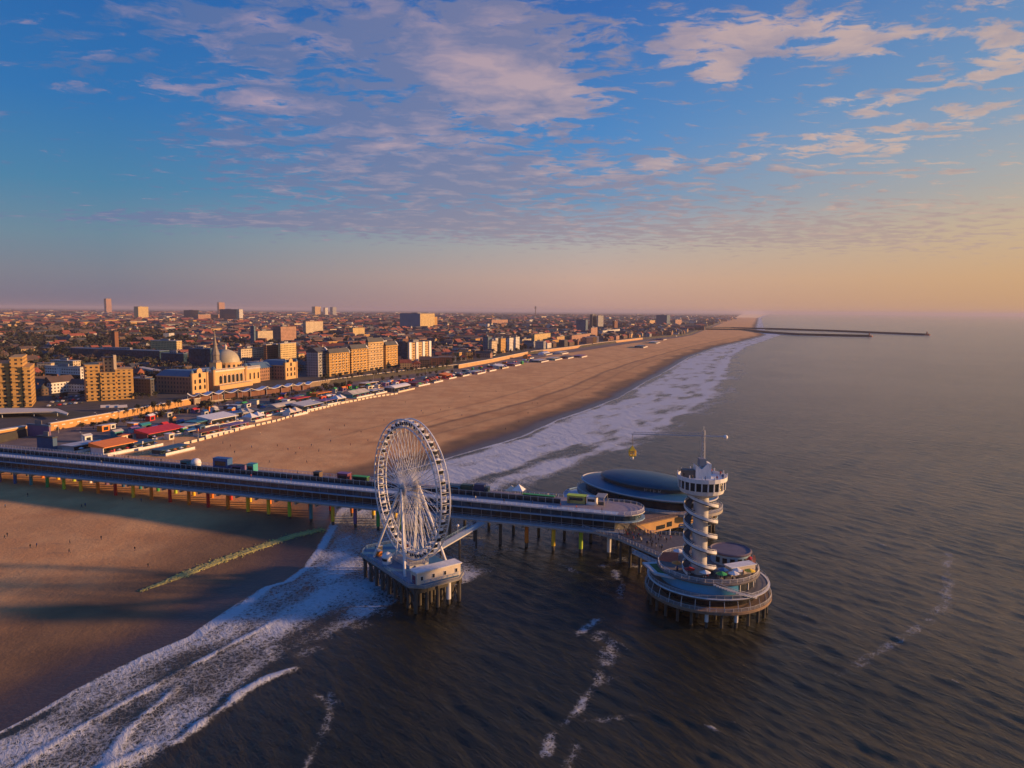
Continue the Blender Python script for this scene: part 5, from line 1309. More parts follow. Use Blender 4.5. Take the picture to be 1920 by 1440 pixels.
clubs = [(212,846,22,10,5.2,'orange','white','shed','white beach club with an orange roof near the left end of the pier'),
 (150,842,16,9,4.2,'grey','grey','flat','grey flat roofed beach club left of the white one with the orange roof'),
 (262,838,16,8,4.0,'navy','blue','flat','dark blue beach club right of the white one with the orange roof'),
 (300,817,30,10,4.6,'red','maroon','shed','long red roofed beach club below the ochre promenade wall'),
 (318,846,20,7,3.2,'navy','navy','flat','low navy beach club at the edge of the open sand'),
 (345,806,16,9,4.2,'pale','cream','flat','cream beach club at the right end of the long red roof'),
 (372,800,14,9,5.2,'teal','grey','flat','teal roofed beach club left of the big white one'),
 (408,794,26,12,5.6,'white','white','shed','big white roofed beach club with dark glass front'),
 (437,784,16,9,5.4,'blue','cream','flat','blue roofed beach club right of the big white one'),
 (458,781,14,9,4.4,'pale','pale','tent','pale pointed tent club right of the blue roof'),
 (392,813,22,7,3.6,'tile','cream','flat','low brick red roofed club before the big white one'),
 (440,802,16,7,3.8,'purple','white','flat','lilac roofed club at the sand edge below the blue roof'),
 (476,787,16,8,3.8,'white','grey','tent','white tent club at the sand edge below the palace'),
 (500,776,24,10,4.4,'slate','teal','flat','dark slate roofed club right of the white tent club'),
 (524,769,22,10,5.0,'pale','cream','arc','pale barrel roofed club below the right palace wing'),
 (548,777,16,7,3.6,'cream','white','tent','cream tent club at the sand edge below the right palace wing'),
 (575,766,26,11,4.6,'grey','navy','shed','long grey roofed club below the left of the stepped row'),
 (560,754,20,8,5.0,'red','brown','flat','red roofed club tucked under the pale promenade wall'),
 (610,757,18,9,4.4,'purple','grey','flat','lilac roofed club below the grey block of the stepped row'),
 (634,754,14,8,4.8,'white','cream','tent','small white tent club below the ochre block'),
 (600,743,22,8,4.6,'orange','orange','flat','orange fronted club under the promenade trees'),
 (668,743,30,11,4.4,'pale','teal','gable','pale gabled club below the tallest stepped block'),
 (700,737,20,9,4.2,'grey','brown','flat','grey roofed club between the gabled club and the swooping white roof'),
 (745,732,34,12,5.4,'white','dark','arc','club with a swooping white roof at the sand edge'),
 (690,724,26,8,5.0,'cream','orange','flat','yellow lit club below the brown promenade wall'),
 (780,722,26,11,4.4,'maroon','maroon','flat','maroon terrace club right of the swooping white roof'),
 (808,716,22,10,4.2,'tile','brown','tent','brick red tented club below the pillared hotel'),
 (836,709,20,9,5.0,'orange','red','shed','red orange club before the bright curved wall'),
 (862,704,24,10,4.2,'navy','navy','flat','navy club at the start of the bright curved wall'),
 (890,700,26,10,4.0,'grey','purple','flat','grey and lilac club under the bright curved wall'),
 (912,695,24,10,4.0,'maroon','brown','flat','dark maroon club under the middle of the bright curved wall'),
 (936,690,26,10,4.2,'white','grey','shed','white roofed club under the middle of the bright curved wall'),
 (960,685,26,10,4.0,'purple','maroon','flat','dull lilac club near the right end of the bright curved wall'),
 (988,672,20,9,6.0,'yellow' if False else 'orange','orange','tent','bright yellow orange club at the right end of the curved wall'),
 (1010,678,40,12,4.0,'grey','navy','flat','grey club first in the far group on the open sand'),
 (1036,674,44,12,4.0,'pale','teal','flat','pale roofed club second in the far group on the open sand'),
 (1060,671,44,12,3.8,'slate','maroon','flat','slate roofed club third in the far group on the open sand'),
 (1020,665,40,12,4.4,'white','white','tent','white tents behind the far group of clubs'),
 (1050,663,44,12,4.2,'grey','grey','flat','grey club behind the far group of clubs'),
 (1085,669,40,12,3.6,'purple','brown','flat','last lilac club of the far group on the open sand'),
 (1200,651,60,16,4.6,'navy','navy','flat','navy club nearest of the farthest group towards the harbour'),
 (1225,643,70,16,4.4,'grey','teal','flat','grey club in the middle of the farthest group towards the harbour'),
 (1238,637,70,18,4.4,'slate','purple','flat','slate club in the upper part of the farthest group'),
 (1262,630,80,18,5.0,'maroon','maroon','flat','maroon club close to the moles'),
 (1280,625,80,18,5.5,'white','white','tent','white tents closest to the moles'),
 (1248,628,70,18,5.0,'navy','blue','flat','blue club behind the farthest group')]
for a in clubs: club(*a)
# sandy bank fence, white boundary line of posts along the clubs
fp = [G(x, y, 3.1) for x, y in ((345,833),(400,819),(460,803),(520,789),(560,777),(640,757),(700,745),(748,738))]
wf = thing('beach_fence', 'pale windbreak fence along the sand edge before the beach clubs', 'fence', (0, 0, 0))
m = MB()
for a, b_ in zip(fp, fp[1:]):
    d = b_-a; k = max(1, int(d.length/6))
    for i in range(k):
        p, q_ = a+d*(i/k), a+d*((i+.72)/k); n_ = Vector((-d.y, d.x, 0)).normalized()*.1
        m.prism([(p.x, p.y), (q_.x, q_.y), (q_.x+n_.x, q_.y+n_.y), (p.x+n_.x, p.y+n_.y)], 1.6, 4.3)
m.build('panels', cream, wf)

# ------------------------------------------------------------------ harbour moles
for lb, pts, wd in (('farther longer dark harbour mole reaching into the sea', [(1296,616),(1370,615),(1450,616.5),(1560,620),(1738,627.5)], 26),
                    ('nearer shorter dark harbour mole reaching into the sea', [(1325,618),(1400,618.5),(1440,623),(1500,627),(1630,630)], 26)):
    P0 = [G(x, y, 3.5) for x, y in pts]; q = thing('harbour_mole', lb, 'breakwater', P0[0])
    m = MB(); 
    for a, b_ in zip(P0, P0[1:]):
        d = b_-a; n_ = Vector((-d.y, d.x, 0)).normalized()*wd/2; a2, b2 = a-P0[0], b_-P0[0]
        m.prism([((a2-n_).x, (a2-n_).y), ((b2-n_).x, (b2-n_).y), ((b2+n_).x, (b2+n_).y), ((a2+n_).x, (a2+n_).y)], -8, 4.5)
    m.build('rubble', pm('mole_rock', (.035,.033,.035), .85, .5, .05), q)
    m = MB(); e_ = P0[-1]-P0[0]; m.lathe([(13,-8),(12,2),(3,3)], 10, e_.x, e_.y); m.lathe([(3,3),(2.2,12),(.2,14)], 8, e_.x, e_.y); m.build('head_light', RF['tile'], q)
# ------------------------------------------------------------------ town houses, woods, promenade trees
ORD = ['first','second','third','fourth','fifth','sixth','seventh','eighth','ninth','tenth','eleventh','twelfth','thirteenth','fourteenth','fifteenth','sixteenth','seventeenth','eighteenth','nineteenth']
TENS = ['','','twent','thirt','fort','fift','sixt','sevent','eight','ninet']
def ordinal(n):
    if n <= 19: return ORD[n-1]
    a, b_ = divmod(n, 10)
    return TENS[a]+'ieth' if b_ == 0 else TENS[a]+'y-'+ORD[b_-1]
def free(p, pad):
    for c, a, L_, W_ in FP:
        dx_, dy_ = p.x-c.x, p.y-c.y
        u = dx_*math.cos(a)+dy_*math.sin(a); v_ = -dx_*math.sin(a)+dy_*math.cos(a)
        if -pad < u < L_+pad and -pad < v_ < W_+pad: return False
    return True
SECT = [(-999,90,'the huge tan block'),(90,160,'the white flat roofed hall'),(160,262,'the lone tan block'),(262,345,'the left palace wing'),(345,400,'the palace link roof'),
        (400,470,'the palace dome'),(470,560,'the right palace wing'),(560,655,'the grey stepped block'),(655,750,'the tallest stepped block'),(750,815,'the pillared hotel'),
        (815,905,'the bright curved wall'),(905,1000,'the slim far blocks'),(1000,1110,'the far pinkish block'),(1110,9999,'the harbour towers')]
def sector(px):
    for i, (a, b_, n) in enumerate(SECT):
        if a <= px < b_: return i
    return len(SECT)-1
rs = random.Random(99)
def wood(px, Y):
    """share of trees: the big park lies inland on the left"""
    v_ = 0.0
    if px < 380 and 900 < Y < 3200: v_ = .80 if px < 330 else .5
    return v_
cand = []          # (distance, point, angle, L, W, H, wall, roof)
def town(Y0, Y1, du, dv, fill, Ls, Ws, Hs):
    Yv = Y0
    while Yv < Y1:
        front = float(xw(np.array(Yv)))
        v_ = 34.0 if Yv > 980 else 120.0
        while True:
            X_ = front-v_
            if X_/Yv < -.80: break
            x = X_+rs.uniform(-.3, .3)*dv; y = Yv+rs.uniform(-.3, .3)*du
            p = Vector((x, y, CITYZ)); v_ += dv*rs.uniform(.8, 1.2)
            px = 960+F*x/y*1.005
            if rs.random() > fill*(1-wood(px, y)): continue
            L_ = rs.uniform(*Ls); W_ = rs.uniform(*Ws); H_ = rs.uniform(*Hs)
            if not free(p, max(L_, W_)*.75): continue
            d_ang = CA+(.5 if (int(x/260)+int(y/300)) % 3 == 0 else 0)+(math.pi/2 if rs.random() < .35 else 0)+rs.uniform(-.06, .06)
            wall = rs.choice(['brick','brick','brick','brown','brown','cream','white','grey','pink','ochre','dark','sand'])
            roof = rs.choice(['tile','tile','brown','brown','slate','bitumen','gravel'])
            cand.append((math.hypot(x, y), p, d_ang, L_, W_, H_, wall, roof))
        Yv += du*rs.uniform(.85, 1.15)
town(600, 1500, 27, 24, .86, (14, 30), (10, 13), (8, 15))
n_near = len(cand)
town(1500, 3000, 38, 34, .80, (18, 48), (11, 17), (8, 17))
town(3000, 6500, 78, 70, .72, (30, 90), (16, 30), (9, 22))
town(6500, 16000, 210, 190, .72, (60, 190), (30, 60), (9, 26))
cand.sort(key=lambda c: c[0])
vis = [c for c in cand if -30 < proj(c[1])[0] < 1400]
first = vis[:285]; fs = set(id(c) for c in first)
rest = [c for c in cand if id(c) not in fs]
cnt = {}
PLAIN = {'brick':'red brick','brown':'brown brick','cream':'cream','white':'white','grey':'grey','pink':'salmon','ochre':'ochre','dark':'dark','sand':'sand coloured'}
ROOFW = {'tile':'orange tiled','brown':'brown','slate':'slate','bitumen':'flat black','gravel':'flat gravel'}
for _, p, a, L_, W_, H_, wall, roof in first:
    k = sector(proj(p)[0]); cnt[k] = cnt.get(k, 0)+1
    q = thing('town_house', PLAIN[wall]+' house, '+ROOFW[roof]+' roof, '+ordinal(cnt[k])+' back behind '+SECT[k][2], 'house', p, a, 'town houses behind the sea front')
    flat = roof in ('bitumen', 'gravel'); he = H_ if flat else H_*.68
    m = MB(); m.box(-L_/2, L_/2, -W_/2, W_/2, -.5, he); m.build('wall', W[wall], q)
    m = MB()
    if flat: m.box(-L_/2-.25, L_/2+.25, -W_/2-.25, W_/2+.25, he, he+.6)
    else:
        v_ = [(-L_/2-.4,-W_/2-.5,he),(L_/2+.4,-W_/2-.5,he),(L_/2+.4,W_/2+.5,he),(-L_/2-.4,W_/2+.5,he),(-L_/2-.4,0,H_+1),(L_/2+.4,0,H_+1)]
        m.add(v_, [(0,1,5,4),(2,3,4,5),(0,4,3),(1,2,5),(3,2,1,0)])
    r_ = m.build('roof', RF[roof], q)
    m = MB(); x = L_*rs.uniform(-.35, .35); m.box(x-.6, x+.6, -.5, .5, he, (H_ if not flat else he)+2.4); m.build('chimney', P_['brick'], r_)
wn_ = ['brick','brown','cream','white','grey','pink','ochre','dark','sand']; rn_ = ['tile','brown','slate','bitumen','gravel']
m = MB()
for _, p, a, L_, W_, H_, wall, roof in rest:
    flat = roof in ('bitumen', 'gravel'); he = H_ if flat else H_*.7
    c_, s_ = math.cos(a), math.sin(a)
    def tr(x, y, z): return (p.x+c_*x-s_*y, p.y+s_*x+c_*y, CITYZ+z)
    l2, w2 = L_/2, W_/2
    B_ = [tr(-l2,-w2,-.5),tr(l2,-w2,-.5),tr(l2,w2,-.5),tr(-l2,w2,-.5),tr(-l2,-w2,he),tr(l2,-w2,he),tr(l2,w2,he),tr(-l2,w2,he)]
    m.add(B_, [(0,1,5,4),(1,2,6,5),(2,3,7,6),(3,0,4,7)], wn_.index(wall))
    if flat: m.add(B_[4:], [(0,1,2,3)], 9+rn_.index(roof))
    else:
        m.add(B_[4:]+[tr(-l2,0,H_+1),tr(l2,0,H_+1)], [(0,1,5,4),(2,3,4,5)], 9+rn_.index(roof))
        m.add(B_[4:]+[tr(-l2,0,H_+1),tr(l2,0,H_+1)], [(0,4,3),(1,2,5)], wn_.index(wall))
tag(m.build('town_houses', [W[k] for k in wn_]+[RF[k] for k in rn_]), 'dense brick and tile houses of the town spreading to the horizon', 'houses', kind='stuff')
print('houses', len(first), len(rest))

# ---- trees
leafm = {}
for k, c in {'olive':(.050,.048,.022),'dark':(.026,.032,.018),'brown':(.075,.050,.030)}.items():
    leafm[k] = pm('foliage_'+k, c, .85, .45, .35)
bark = pm('bark', (.06,.045,.035), .9, .3, .8)
def tufts(m, cx, cy, cz, rx, rz, n, sz, R_, mi=0):
    for _ in range(n):
        while True:
            x, y, z = R_.uniform(-1,1), R_.uniform(-1,1), R_.uniform(-1,1)
            if .25 < x*x+y*y+z*z < 1: break
        d = Vector((x, y, z+.3)).normalized(); a = d.orthogonal().normalized(); b_ = d.cross(a)
        t_ = R_.uniform(0, 6.28); a, b_ = a*math.cos(t_)+b_*math.sin(t_), b_*math.cos(t_)-a*math.sin(t_)
        o_ = Vector((cx+x*rx, cy+y*rx, cz+z*rz)); s_ = sz*R_.uniform(.6, 1.4)
        m.add([o_-a*s_-b_*s_*.7, o_+a*s_-b_*s_*.5+d*s_*.2, o_+a*s_*.7+b_*s_*.8, o_-a*s_*.8+b_*s_*.6+d*s_*.3], [(0,1,2,3)], mi)
protos = []
for k in range(6):
    R_ = random.Random(50+k); mt = leafm[['olive','dark','brown','dark','brown','olive'][k]]
    q = thing('tree', 'x', 'tree', (0,0,-500))
    m = MB(); m.tube((0,0,-.3),(0,0,3.2),.32,.2,6)
    for j in range(5):
        a = j*1.26+R_.uniform(0,.6); m.tube((0,0,2.2+.2*j),(1.9*math.cos(a),1.9*math.sin(a),4.6+R_.uniform(-.5,1)),.13,.05,4)
    m.build('trunk', bark, q)
    m = MB()
    for j in range(7):
        a = R_.uniform(0,6.28); rr = R_.uniform(.6,2.1); tufts(m, rr*math.cos(a), rr*math.sin(a), R_.uniform(3.6,6.4), R_.uniform(1.1,1.7), R_.uniform(.9,1.5), 26, .42, R_)
    m.build('crown', mt, q); protos.append(q)
spots = []
def along(pts, n, z, spread, sc_, what, scr=(.7, 1.25)):
    P0 = [G(x, y, z) for x, y in pts]; tot = sum((b_-a).length for a, b_ in zip(P0, P0[1:]))
    for i in range(n):
        d = tot*(i+rs.uniform(.2,.8))/n
        for a, b_ in zip(P0, P0[1:]):
            L_ = (b_-a).length
            if d <= L_: p = a.lerp(b_, d/L_); break
            d -= L_
        p = p+Vector((rs.uniform(-spread, spread), rs.uniform(-spread, spread), 0)); spots.append((p, sc_*rs.uniform(*scr), what))
along([(160,806),(250,792),(360,772)], 26, 3.2, 3, .7, 'below the ochre promenade wall')
along([(240,775),(300,768),(356,757)], 12, 8, 3, .8, 'on top of the ochre wall')
along([(372,772),(395,769)], 5, 3.5, 5, 1.3, 'at the end of the ochre wall')
along([(400,762),(480,752),(560,742)], 16, 3.5, 3, .7, 'below the scalloped tent roofs')
along([(585,742),(625,733),(660,727)], 14, 4, 5, 1.2, 'below the grey stepped block')
along([(600,716),(700,704),(850,688)], 34, 8, 4, .9, 'before the stepped row')
along([(690,722),(780,708),(850,700)], 14, 4, 4, .8, 'below the brown promenade wall')
along([(810,688),(900,672),(1000,656)], 30, 8, 6, 1.1, 'above the bright curved wall')
along([(90,750),(165,742)], 8, 8, 5, .9, 'between the two tan blocks')
along([(255,748),(300,744)], 6, 8, 4, .8, 'before the dark striped block')
pk = []
for _ in range(4000):
    Yv = rs.uniform(760, 1500); x = -Yv*rs.uniform(.28, .76); p = Vector((x, Yv, CITYZ))
    if x < float(xw(np.array(Yv)))-90 and free(p, 6) and rs.random() < (.55 if proj(p)[0] < 360 else .2): pk.append(p)
pk = [p for p in pk if proj(p)[0] > -10]; pk.sort(key=lambda p: p.y)
for p in pk[:120]: spots.append((p, rs.uniform(1.2, 2.1), 'behind '+SECT[sector(proj(p)[0])][2]))
cn = {}
KIND = ['olive green','dark green','brown leafed','dark green','brown leafed','olive green']
for i, (p, s_, what) in enumerate(spots):
    k = rs.randrange(6)
    q = protos[k] if protos[k].location.z < -400 else copy_tree(protos[k])
    q.location = p; q.scale = (s_, s_, s_*rs.uniform(.85, 1.15)); q.rotation_euler = (0, 0, rs.uniform(0, 6.28))
    cn[what] = cn.get(what, 0)+1
    q['label'] = KIND[k]+' tree '+what+', '+ordinal(cn[what])+(' back' if what.startswith('behind') else ' from left'); q['category'] = 'tree'; q['group'] = 'trees of the sea front and town'
m = MB(); R_ = random.Random(5); nt_ = 0
for p in pk[120:]:
    s_ = R_.uniform(1.1, 2.0); mi = R_.randrange(3); nt_ += 1
    tufts(m, p.x, p.y, CITYZ+4.6*s_, 2.9*s_, 2.6*s_, 20, 1.0*s_, R_, mi); m.tube((p.x,p.y,CITYZ-.5),(p.x,p.y,CITYZ+4*s_),.3,.2,4,3)
for _ in range(15000):
    Yv = 1400*(10)**(R_.random()**1.25); fx = R_.uniform(-.80, .2); x = Yv*fx; px = 960+F*fx
    if x > float(xw(np.array(Yv)))-60: continue
    w_ = wood(px, Yv)
    if R_.random() > (.95 if w_ > .1 else .30): continue
    p = Vector((x, Yv, CITYZ))
    if Yv < 3000 and not free(p, 5): continue
    s_ = R_.uniform(1.2, 2.4)*(1+max(0, Yv-2500)/2600); nt_ += 1
    n = 13 if Yv < 2500 else 8
    tufts(m, x, Yv, CITYZ+3.4*min(s_, 2.6), 3.2*s_, 2.7*min(s_, 2.6), n, 1.5*s_, R_, R_.randrange(3))
tag(m.build('woodland', [leafm['olive'], leafm['dark'], leafm['brown'], bark]), 'dark brown green woodland spreading between the roofs of the town', 'woodland', kind='stuff')
print('trees', len(spots), nt_)

# ---- street lamps on the promenade and cars by the tan blocks
lam = thing('street_lamp', 'x', 'street lamp', (0,0,0), 0, 'street lamps on the promenade')
m = MB(); m.tube((0,0,0),(0,0,9),.13,.08,6); m.tube((0,0,9),(1.6,0,9.3),.07,.06,5); m.build('post', lgrey, lam)
m = MB(); m.box(1.2,2.2,-.2,.2,9.15,9.4); m.build('lamp_head', white, lam)
lamps = [(110,812),(155,838),(182,797),(225,790),(262,784),(305,776),(345,769),(410,758),(455,751),(500,744),(545,738),(600,731),(650,724),(700,718),(750,711),(800,704),(850,697),(900,688),(950,679),(996,668)]
for i, (x, y) in enumerate(lamps):
    q = lam if i == 0 else copy_tree(lam); q.location = G(x, y, 3.4); q.rotation_euler = (0,0,CA+math.pi/2)
    q['label'] = 'tall pale street lamp on the promenade, '+ordinal(i+1)+' from the left'
carc = {'white': white, 'silver': lgrey, 'black': dgrey, 'blue': blue, 'red': red}
def car(p, a, colour, label):
    q = thing('parked_car', label, 'car', p, a, 'cars parked between the two tan blocks')
    m = MB(); m.xprism([(-.9,.3),(.9,.3),(.92,.85),(-.92,.85)], -2.2, 2.2); m.vprism([(-1.5,.85),(1.3,.85),(.8,1.45),(-1.1,1.45)], -.8, .8); m.build('body', carc[colour], q)
    m = MB(); m.vprism([(-1.42,.9),(1.22,.9),(.78,1.38),(-1.06,1.38)], -.82, .82); m.build('windows', gl, q)
    for sx in (-1.4, 1.4):
        for sy in (-.9, .9): m = MB(); m.tube((sx, sy-.1, .32), (sx, sy+.1, .32), .32, n=10); m.build('wheel', black, q)
ci = 0
for r_ in range(3):
    for k in range(7):
        p = G(92+k*10+r_*6, 762-k*1.0-r_*7, CITYZ)
        if not free(p, 2): continue
        c_ = ['white','silver','black','blue','red'][(k*2+r_) % 5]; ci += 1
        car(p, CA+.5+rs.uniform(-.1,.1), c_, c_+' car in the '+['front','middle','back'][r_]+' row between the tan blocks, '+ordinal(k+1)+' from left')

# ---- small huts, stands and flags crowding the strip between the clubs and the promenade
HC = ['white','red','blue','teal','cream','grey','navy','orange','brown','green','purple','pale']
hl = []
for i in range(150):
    f = (i+rs.random())/150; px = 150+(1000-150)*f**.85
    top = float(np.interp(px, [95,230,358,470,560,700,860,990], [812,788,764,750,738,720,698,673])); bot = float(np.interp(px, [150,280,380,500,640,750,860,1000], [868,846,818,784,750,734,710,682]))
    hl.append((px, top+(bot-top)*rs.uniform(.08, .85)))
hl.sort(); hc = {}
for i, (px, py) in enumerate(hl):
    p = G(px, py, 3.2); c1, c2 = rs.choice(HC), rs.choice(HC); L_, D_, H_ = rs.uniform(3, 9), rs.uniform(2.5, 5), rs.uniform(2.4, 4.2)
    hn = 'below the '+('ochre wall' if px < 358 else 'scalloped tents' if px < 560 else 'brown promenade wall' if px < 858 else 'bright curved wall')
    hc[hn] = hc.get(hn, 0)+1
    q = thing('beach_hut', c2+' hut with '+c1+' roof '+hn+', '+ordinal(hc[hn])+' from left', 'hut', p, CA+rs.choice([0,0,.3,1.57])+rs.uniform(-.1,.1), 'small huts among the beach clubs')
    m = MB(); m.box(-L_/2, L_/2, -D_/2, D_/2, -.4, H_); m.build('wall', BCOL[c2], q)
    m = MB()
    if rs.random() < .5: m.box(-L_/2-.4, L_/2+.4, -D_/2-.9, D_/2+.3, H_, H_+.25)
    else: m.xprism([(-D_/2-.5, H_), (D_/2+.5, H_), (0, H_+1.3)], -L_/2-.4, L_/2+.4)
    m.build('roof', BCOL[c1], q)
    m = MB(); m.box(-L_*.3, L_*.3, -D_/2-.05, -D_/2, .5, H_*.75); m.build('front_glass', gl, q)
fl0 = [(215,868),(268,852),(325,838),(372,826),(412,818),(452,806),(500,794),(552,780),(612,764),(672,750),(735,738),(800,726)]
for i, (x, y) in enumerate(fl0):
    c_ = ['red','white','blue','orange','teal','white'][i % 6]
    q = thing('beach_flag', c_+' flag on a pole at the sand edge, '+ordinal(i+1)+' from the left', 'flag', G(x, y, 3.0), CA+.6, 'flags at the sand edge')
    m = MB(); m.tube((0,0,0),(0,0,8),.08,.05,5); m.build('pole', white, q)
    m = MB(); m.vprism([(.05,6.2),(.8,6.3),(1.7,6.15),(2.2,6.3),(2.2,7.7),(1.7,7.6),(.8,7.8),(.05,7.8)], -.03, .03); m.build('cloth', BCOL[c_], q)

# ------------------------------------------------------------------ rocks by the pier and bits on the sand
gp_ = [(262,1112),(320,1090),(380,1066),(440,1043),(500,1022),(552,1003),(608,990)]
Q = [G(x, y, .6) for x, y in gp_]; gr = thing('rock_groyne', 'low groyne of stones grown over with yellow green algae beside the pier', 'groyne', Q[0])
R_ = random.Random(8); algae = pm('algae_stone', (.36,.33,.10), .8, .4, .9); wetst = pm('wet_stone', (.12,.10,.08), .6, .4, .8)
m = MB()
for a, b_ in zip(Q, Q[1:]):
    d = b_-a; n_ = Vector((-d.y, d.x, 0)).normalized(); k = int(d.length*16)
    for i in range(k):
        f = i/k; wd = 2.3*min(1, .3+(a-Q[0]).length/30); p = a+d*f+n_*R_.gauss(0, wd*.6)-Q[0]; s_ = R_.uniform(.18, .6)
        pz = float(sand_z(np.array([p.x+Q[0].x]), np.array([p.y+Q[0].y]))[0])-Q[0].z
        pts = [(p.x+s_*math.cos(t_)*R_.uniform(.7,1.2), p.y+s_*math.sin(t_)*R_.uniform(.7,1.2)) for t_ in (0,1.05,2.1,3.14,4.2,5.2)]
        zt = pz+s_*R_.uniform(.3,.7)
        vs = [(x, y, pz-.3) for x, y in pts]+[(p.x+(x-p.x)*.6, p.y+(y-p.y)*.6, zt) for x, y in pts]
        m.add(vs, [(j,(j+1)%6,6+(j+1)%6,6+j) for j in range(6)]+[(6,7,8,9,10,11)], 0 if R_.random() < .8 else 1)
m.build('stones', [algae, wetst], gr)
m = MB(); n_s = 90; prev = None
for i in range(n_s+1):
    f = i/n_s*(len(Q)-1); k = min(int(f), len(Q)-2); p = Q[k].lerp(Q[k+1], f-k)
    d = (Q[k+1]-Q[k]).normalized(); n_ = Vector((-d.y, d.x, 0)); wd = (2.4+R_.uniform(-.5,.5))*min(1, .15+i/25, .2+(n_s-i)/14)
    row = []
    for q_ in (-1, -.55, 0, .55, 1):
        v_ = p+n_*wd*q_+n_*R_.uniform(-.15,.15); zz = float(sand_z(np.array([v_.x]), np.array([v_.y]))[0])-Q[0].z
        row.append((v_.x-Q[0].x, v_.y-Q[0].y, zz+(.28+R_.uniform(-.08,.08) if abs(q_) < .9 else -.15)))
    if prev: m.add(prev+row, [(j, j+5, j+6, j+1) for j in range(4)])
    prev = row
m.build('algae_bed', algae, gr)
# ------------------------------------------------------------------ people: one skinned body per pose, copied
skin = pm('skin', (.45,.28,.20), .6, .1, 3)
def figure(name, top, legs, stride):
    me = bpy.data.meshes.new(name)
    s_ = stride
    J = [(0,0,.98),(0,0,1.2),(0,.01,1.42),(0,.0,1.53),(0,.03,1.66),(0,.03,1.74),
         (-.19,0,1.40),(-.25,-.05*s_,1.13),(-.24,.16*s_,.90),(-.24,.2*s_,.80),(.19,0,1.40),(.25,.05*s_,1.13),(.24,-.10*s_,.88),(.24,-.1*s_,.79),
         (-.1,0,.92),(-.11,.24*s_,.50),(-.11,.22*s_,.08),(-.11,.36*s_+.1,.03),(.1,0,.92),(.11,-.06*s_,.50),(.11,-.36*s_,.10),(.11,-.24*s_+.1,.03)]
    Ed = [(0,1),(1,2),(2,3),(3,4),(4,5),(2,6),(6,7),(7,8),(8,9),(2,10),(10,11),(11,12),(12,13),(0,14),(14,15),(15,16),(16,17),(0,18),(18,19),(19,20),(20,21)]
    rad = [.16,.15,.17,.06,.10,.08,.075,.055,.04,.045,.075,.055,.04,.045,.11,.075,.05,.045,.11,.075,.05,.045]
    me.from_pydata(J, Ed, []); o = bpy.data.objects.new(name, me); col.objects.link(o)
    md = o.modifiers.new('s', 'SKIN'); sv = me.skin_vertices[0].data
    for v_, r_ in zip(sv, rad): v_.radius = (r_, r_)
    sv[0].use_root = True
    sb = o.modifiers.new('d', 'SUBSURF'); sb.levels = 1; sb.render_levels = 1
    dg = bpy.context.evaluated_depsgraph_get(); m2 = bpy.data.meshes.new_from_object(o.evaluated_get(dg))
    bpy.data.objects.remove(o)
    for mm in (top, legs, skin, black): m2.materials.append(mm)
    for p in m2.polygons:
        z = p.center.z; x = abs(p.center.x)
        p.material_index = 2 if (1.54 < z < 1.69 and p.center.y > .06) or (z < .86 and x > .19 and z > .7) else (3 if z > 1.5 else (0 if z > .93 or (x > .19 and z > .8) else (1 if z > .1 else 3)))
    return m2
fig = [figure('person_a', pm('coat_black', (.02,.02,.025), .8, .2, 3), pm('jeans', (.03,.045,.09), .8, .2, 3), 1.0),
       figure('person_b', pm('coat_blue', (.03,.08,.22), .8, .2, 3), pm('trousers_black', (.02,.02,.02), .8, .2, 3), .35),
       figure('person_c', pm('coat_red', (.30,.03,.03), .8, .2, 3), pm('trousers_grey', (.10,.10,.10), .8, .2, 3), .8),
       figure('person_d', pm('coat_cream', (.50,.45,.36), .8, .2, 3), pm('trousers_brown', (.10,.07,.05), .8, .2, 3), .1)]
CLO = ['black coat','blue coat','red coat','cream coat']
def person(p, a, k, label, group):
    o = bpy.data.objects.new('person', fig[k]); col.objects.link(o); o.location = p; o.rotation_euler = (0,0,a)
    return tag(o, label, 'person', group)
def on_sand(px, py):
    p = G(px, py, 2.0)
    for _ in range(4): p = G(px, py, float(sand_z(np.array([p.x]), np.array([p.y]))[0]))
    return p
far_sand = [(330,873),(365,868),(418,832),(432,838),(472,840),(488,815),(540,845),(555,852),(562,843),(575,868),(598,847),(618,808),(620,829),(584,837),(598,846),(677,812),(690,828),(646,800),(657,836),(790,772),(793,776),(826,770),(842,766),(866,780),(948,806),(990,776),(998,757),(1008,758),(1058,720),(973,792),(1136,728),(1100,742),(760,756),(880,745),(930,735),(720,790),(700,775),(440,850),(505,868),(520,838)]
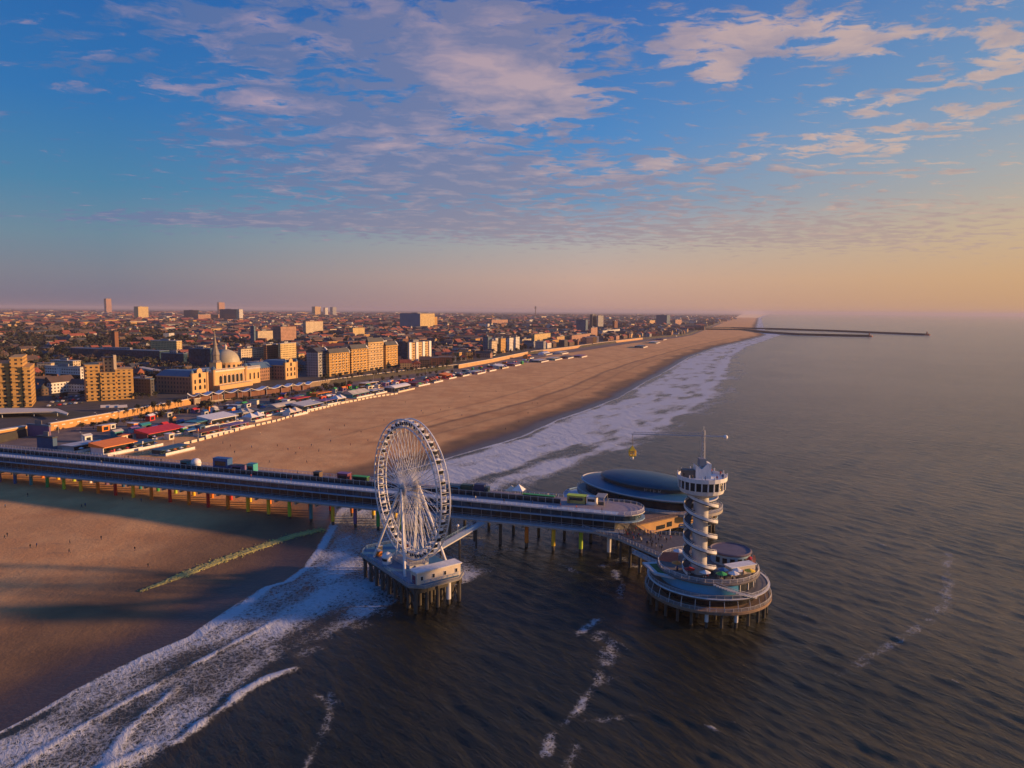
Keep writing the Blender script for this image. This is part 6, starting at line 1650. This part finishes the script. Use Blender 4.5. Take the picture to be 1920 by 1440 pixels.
near_sand = [(10,952),(14,1006),(9,1011),(57,1028),(69,1026),(131,1020),(130,1037),(160,950),(153,952),(230,938),(265,941),(253,1033),(278,1064),(52,931),(190,1012)]
def group_people(lst, phrase, group):
    lst = sorted(lst)
    for i, (x, y) in enumerate(lst):
        k = [0,1,0,2,0,1,3,0][i % 8] if group != 'people on the near sand' else [0,1,0,0][i % 4]
        person(on_sand(x, y), rs.uniform(0, 6.28), k, 'person in a '+CLO[k]+' '+phrase+', '+ordinal(i+1)+' from left', group)
group_people(far_sand, 'on the sand beyond the pier', 'people on the far sand')
group_people(near_sand, 'on the shaded sand before the pier', 'people on the near sand')
# strollers on the pier roof
xs_ = sorted(rs.uniform(-300, -4) for _ in range(34))
for i, x in enumerate(xs_):
    k = rs.randrange(4); person(on_pier(x, rs.choice([3.0, 4.2, 10.5, 11, 16.5, 17.2])+rs.uniform(-.4,.4), 16.475), rs.uniform(0, 6.28), k, 'person in a '+CLO[k]+' on the pier roof, '+ordinal(i+1)+' from the left', 'strollers on the pier roof')
# crowd on the plank deck
A0, A1, A2 = G(1150,1004,9.9), G(1240,1036,9.9), G(1270,1012,9.9)
for i in range(64):
    u = rs.random(); v_ = rs.random()
    p = A0.lerp(A1, u).lerp(on_pier(2, 8, 9.87).lerp(A2, u), v_*.9+.05); p.z = 9.865
    k = rs.choice([0,0,1,0,2,3]); person(p, rs.uniform(0, 6.28), k, 'person in a '+CLO[k]+' in the crowd on the plank deck', 'crowd on the plank deck')
ang = sorted(rs.uniform(195, 345) for _ in range(16))
for i, a in enumerate(ang):
    k = rs.randrange(4); r_ = rs.uniform(10.5, 14.3); person(TC+Vector((r_*math.cos(R(a)), r_*math.sin(R(a)), 12.12)), rs.uniform(0, 6.28), k, 'person in a '+CLO[k]+' on the tower terrace, '+ordinal(i+1)+' along its rim', 'people on the tower terrace')
for i in range(10):
    a = 2*math.pi*i/10+.2; k = rs.randrange(4); person(TT+Vector((5.9*math.cos(a), 5.9*math.sin(a), PZ+4.92)), a, k, 'person in a '+CLO[k]+' up on the lookout roof of the white tower', 'people on the lookout')
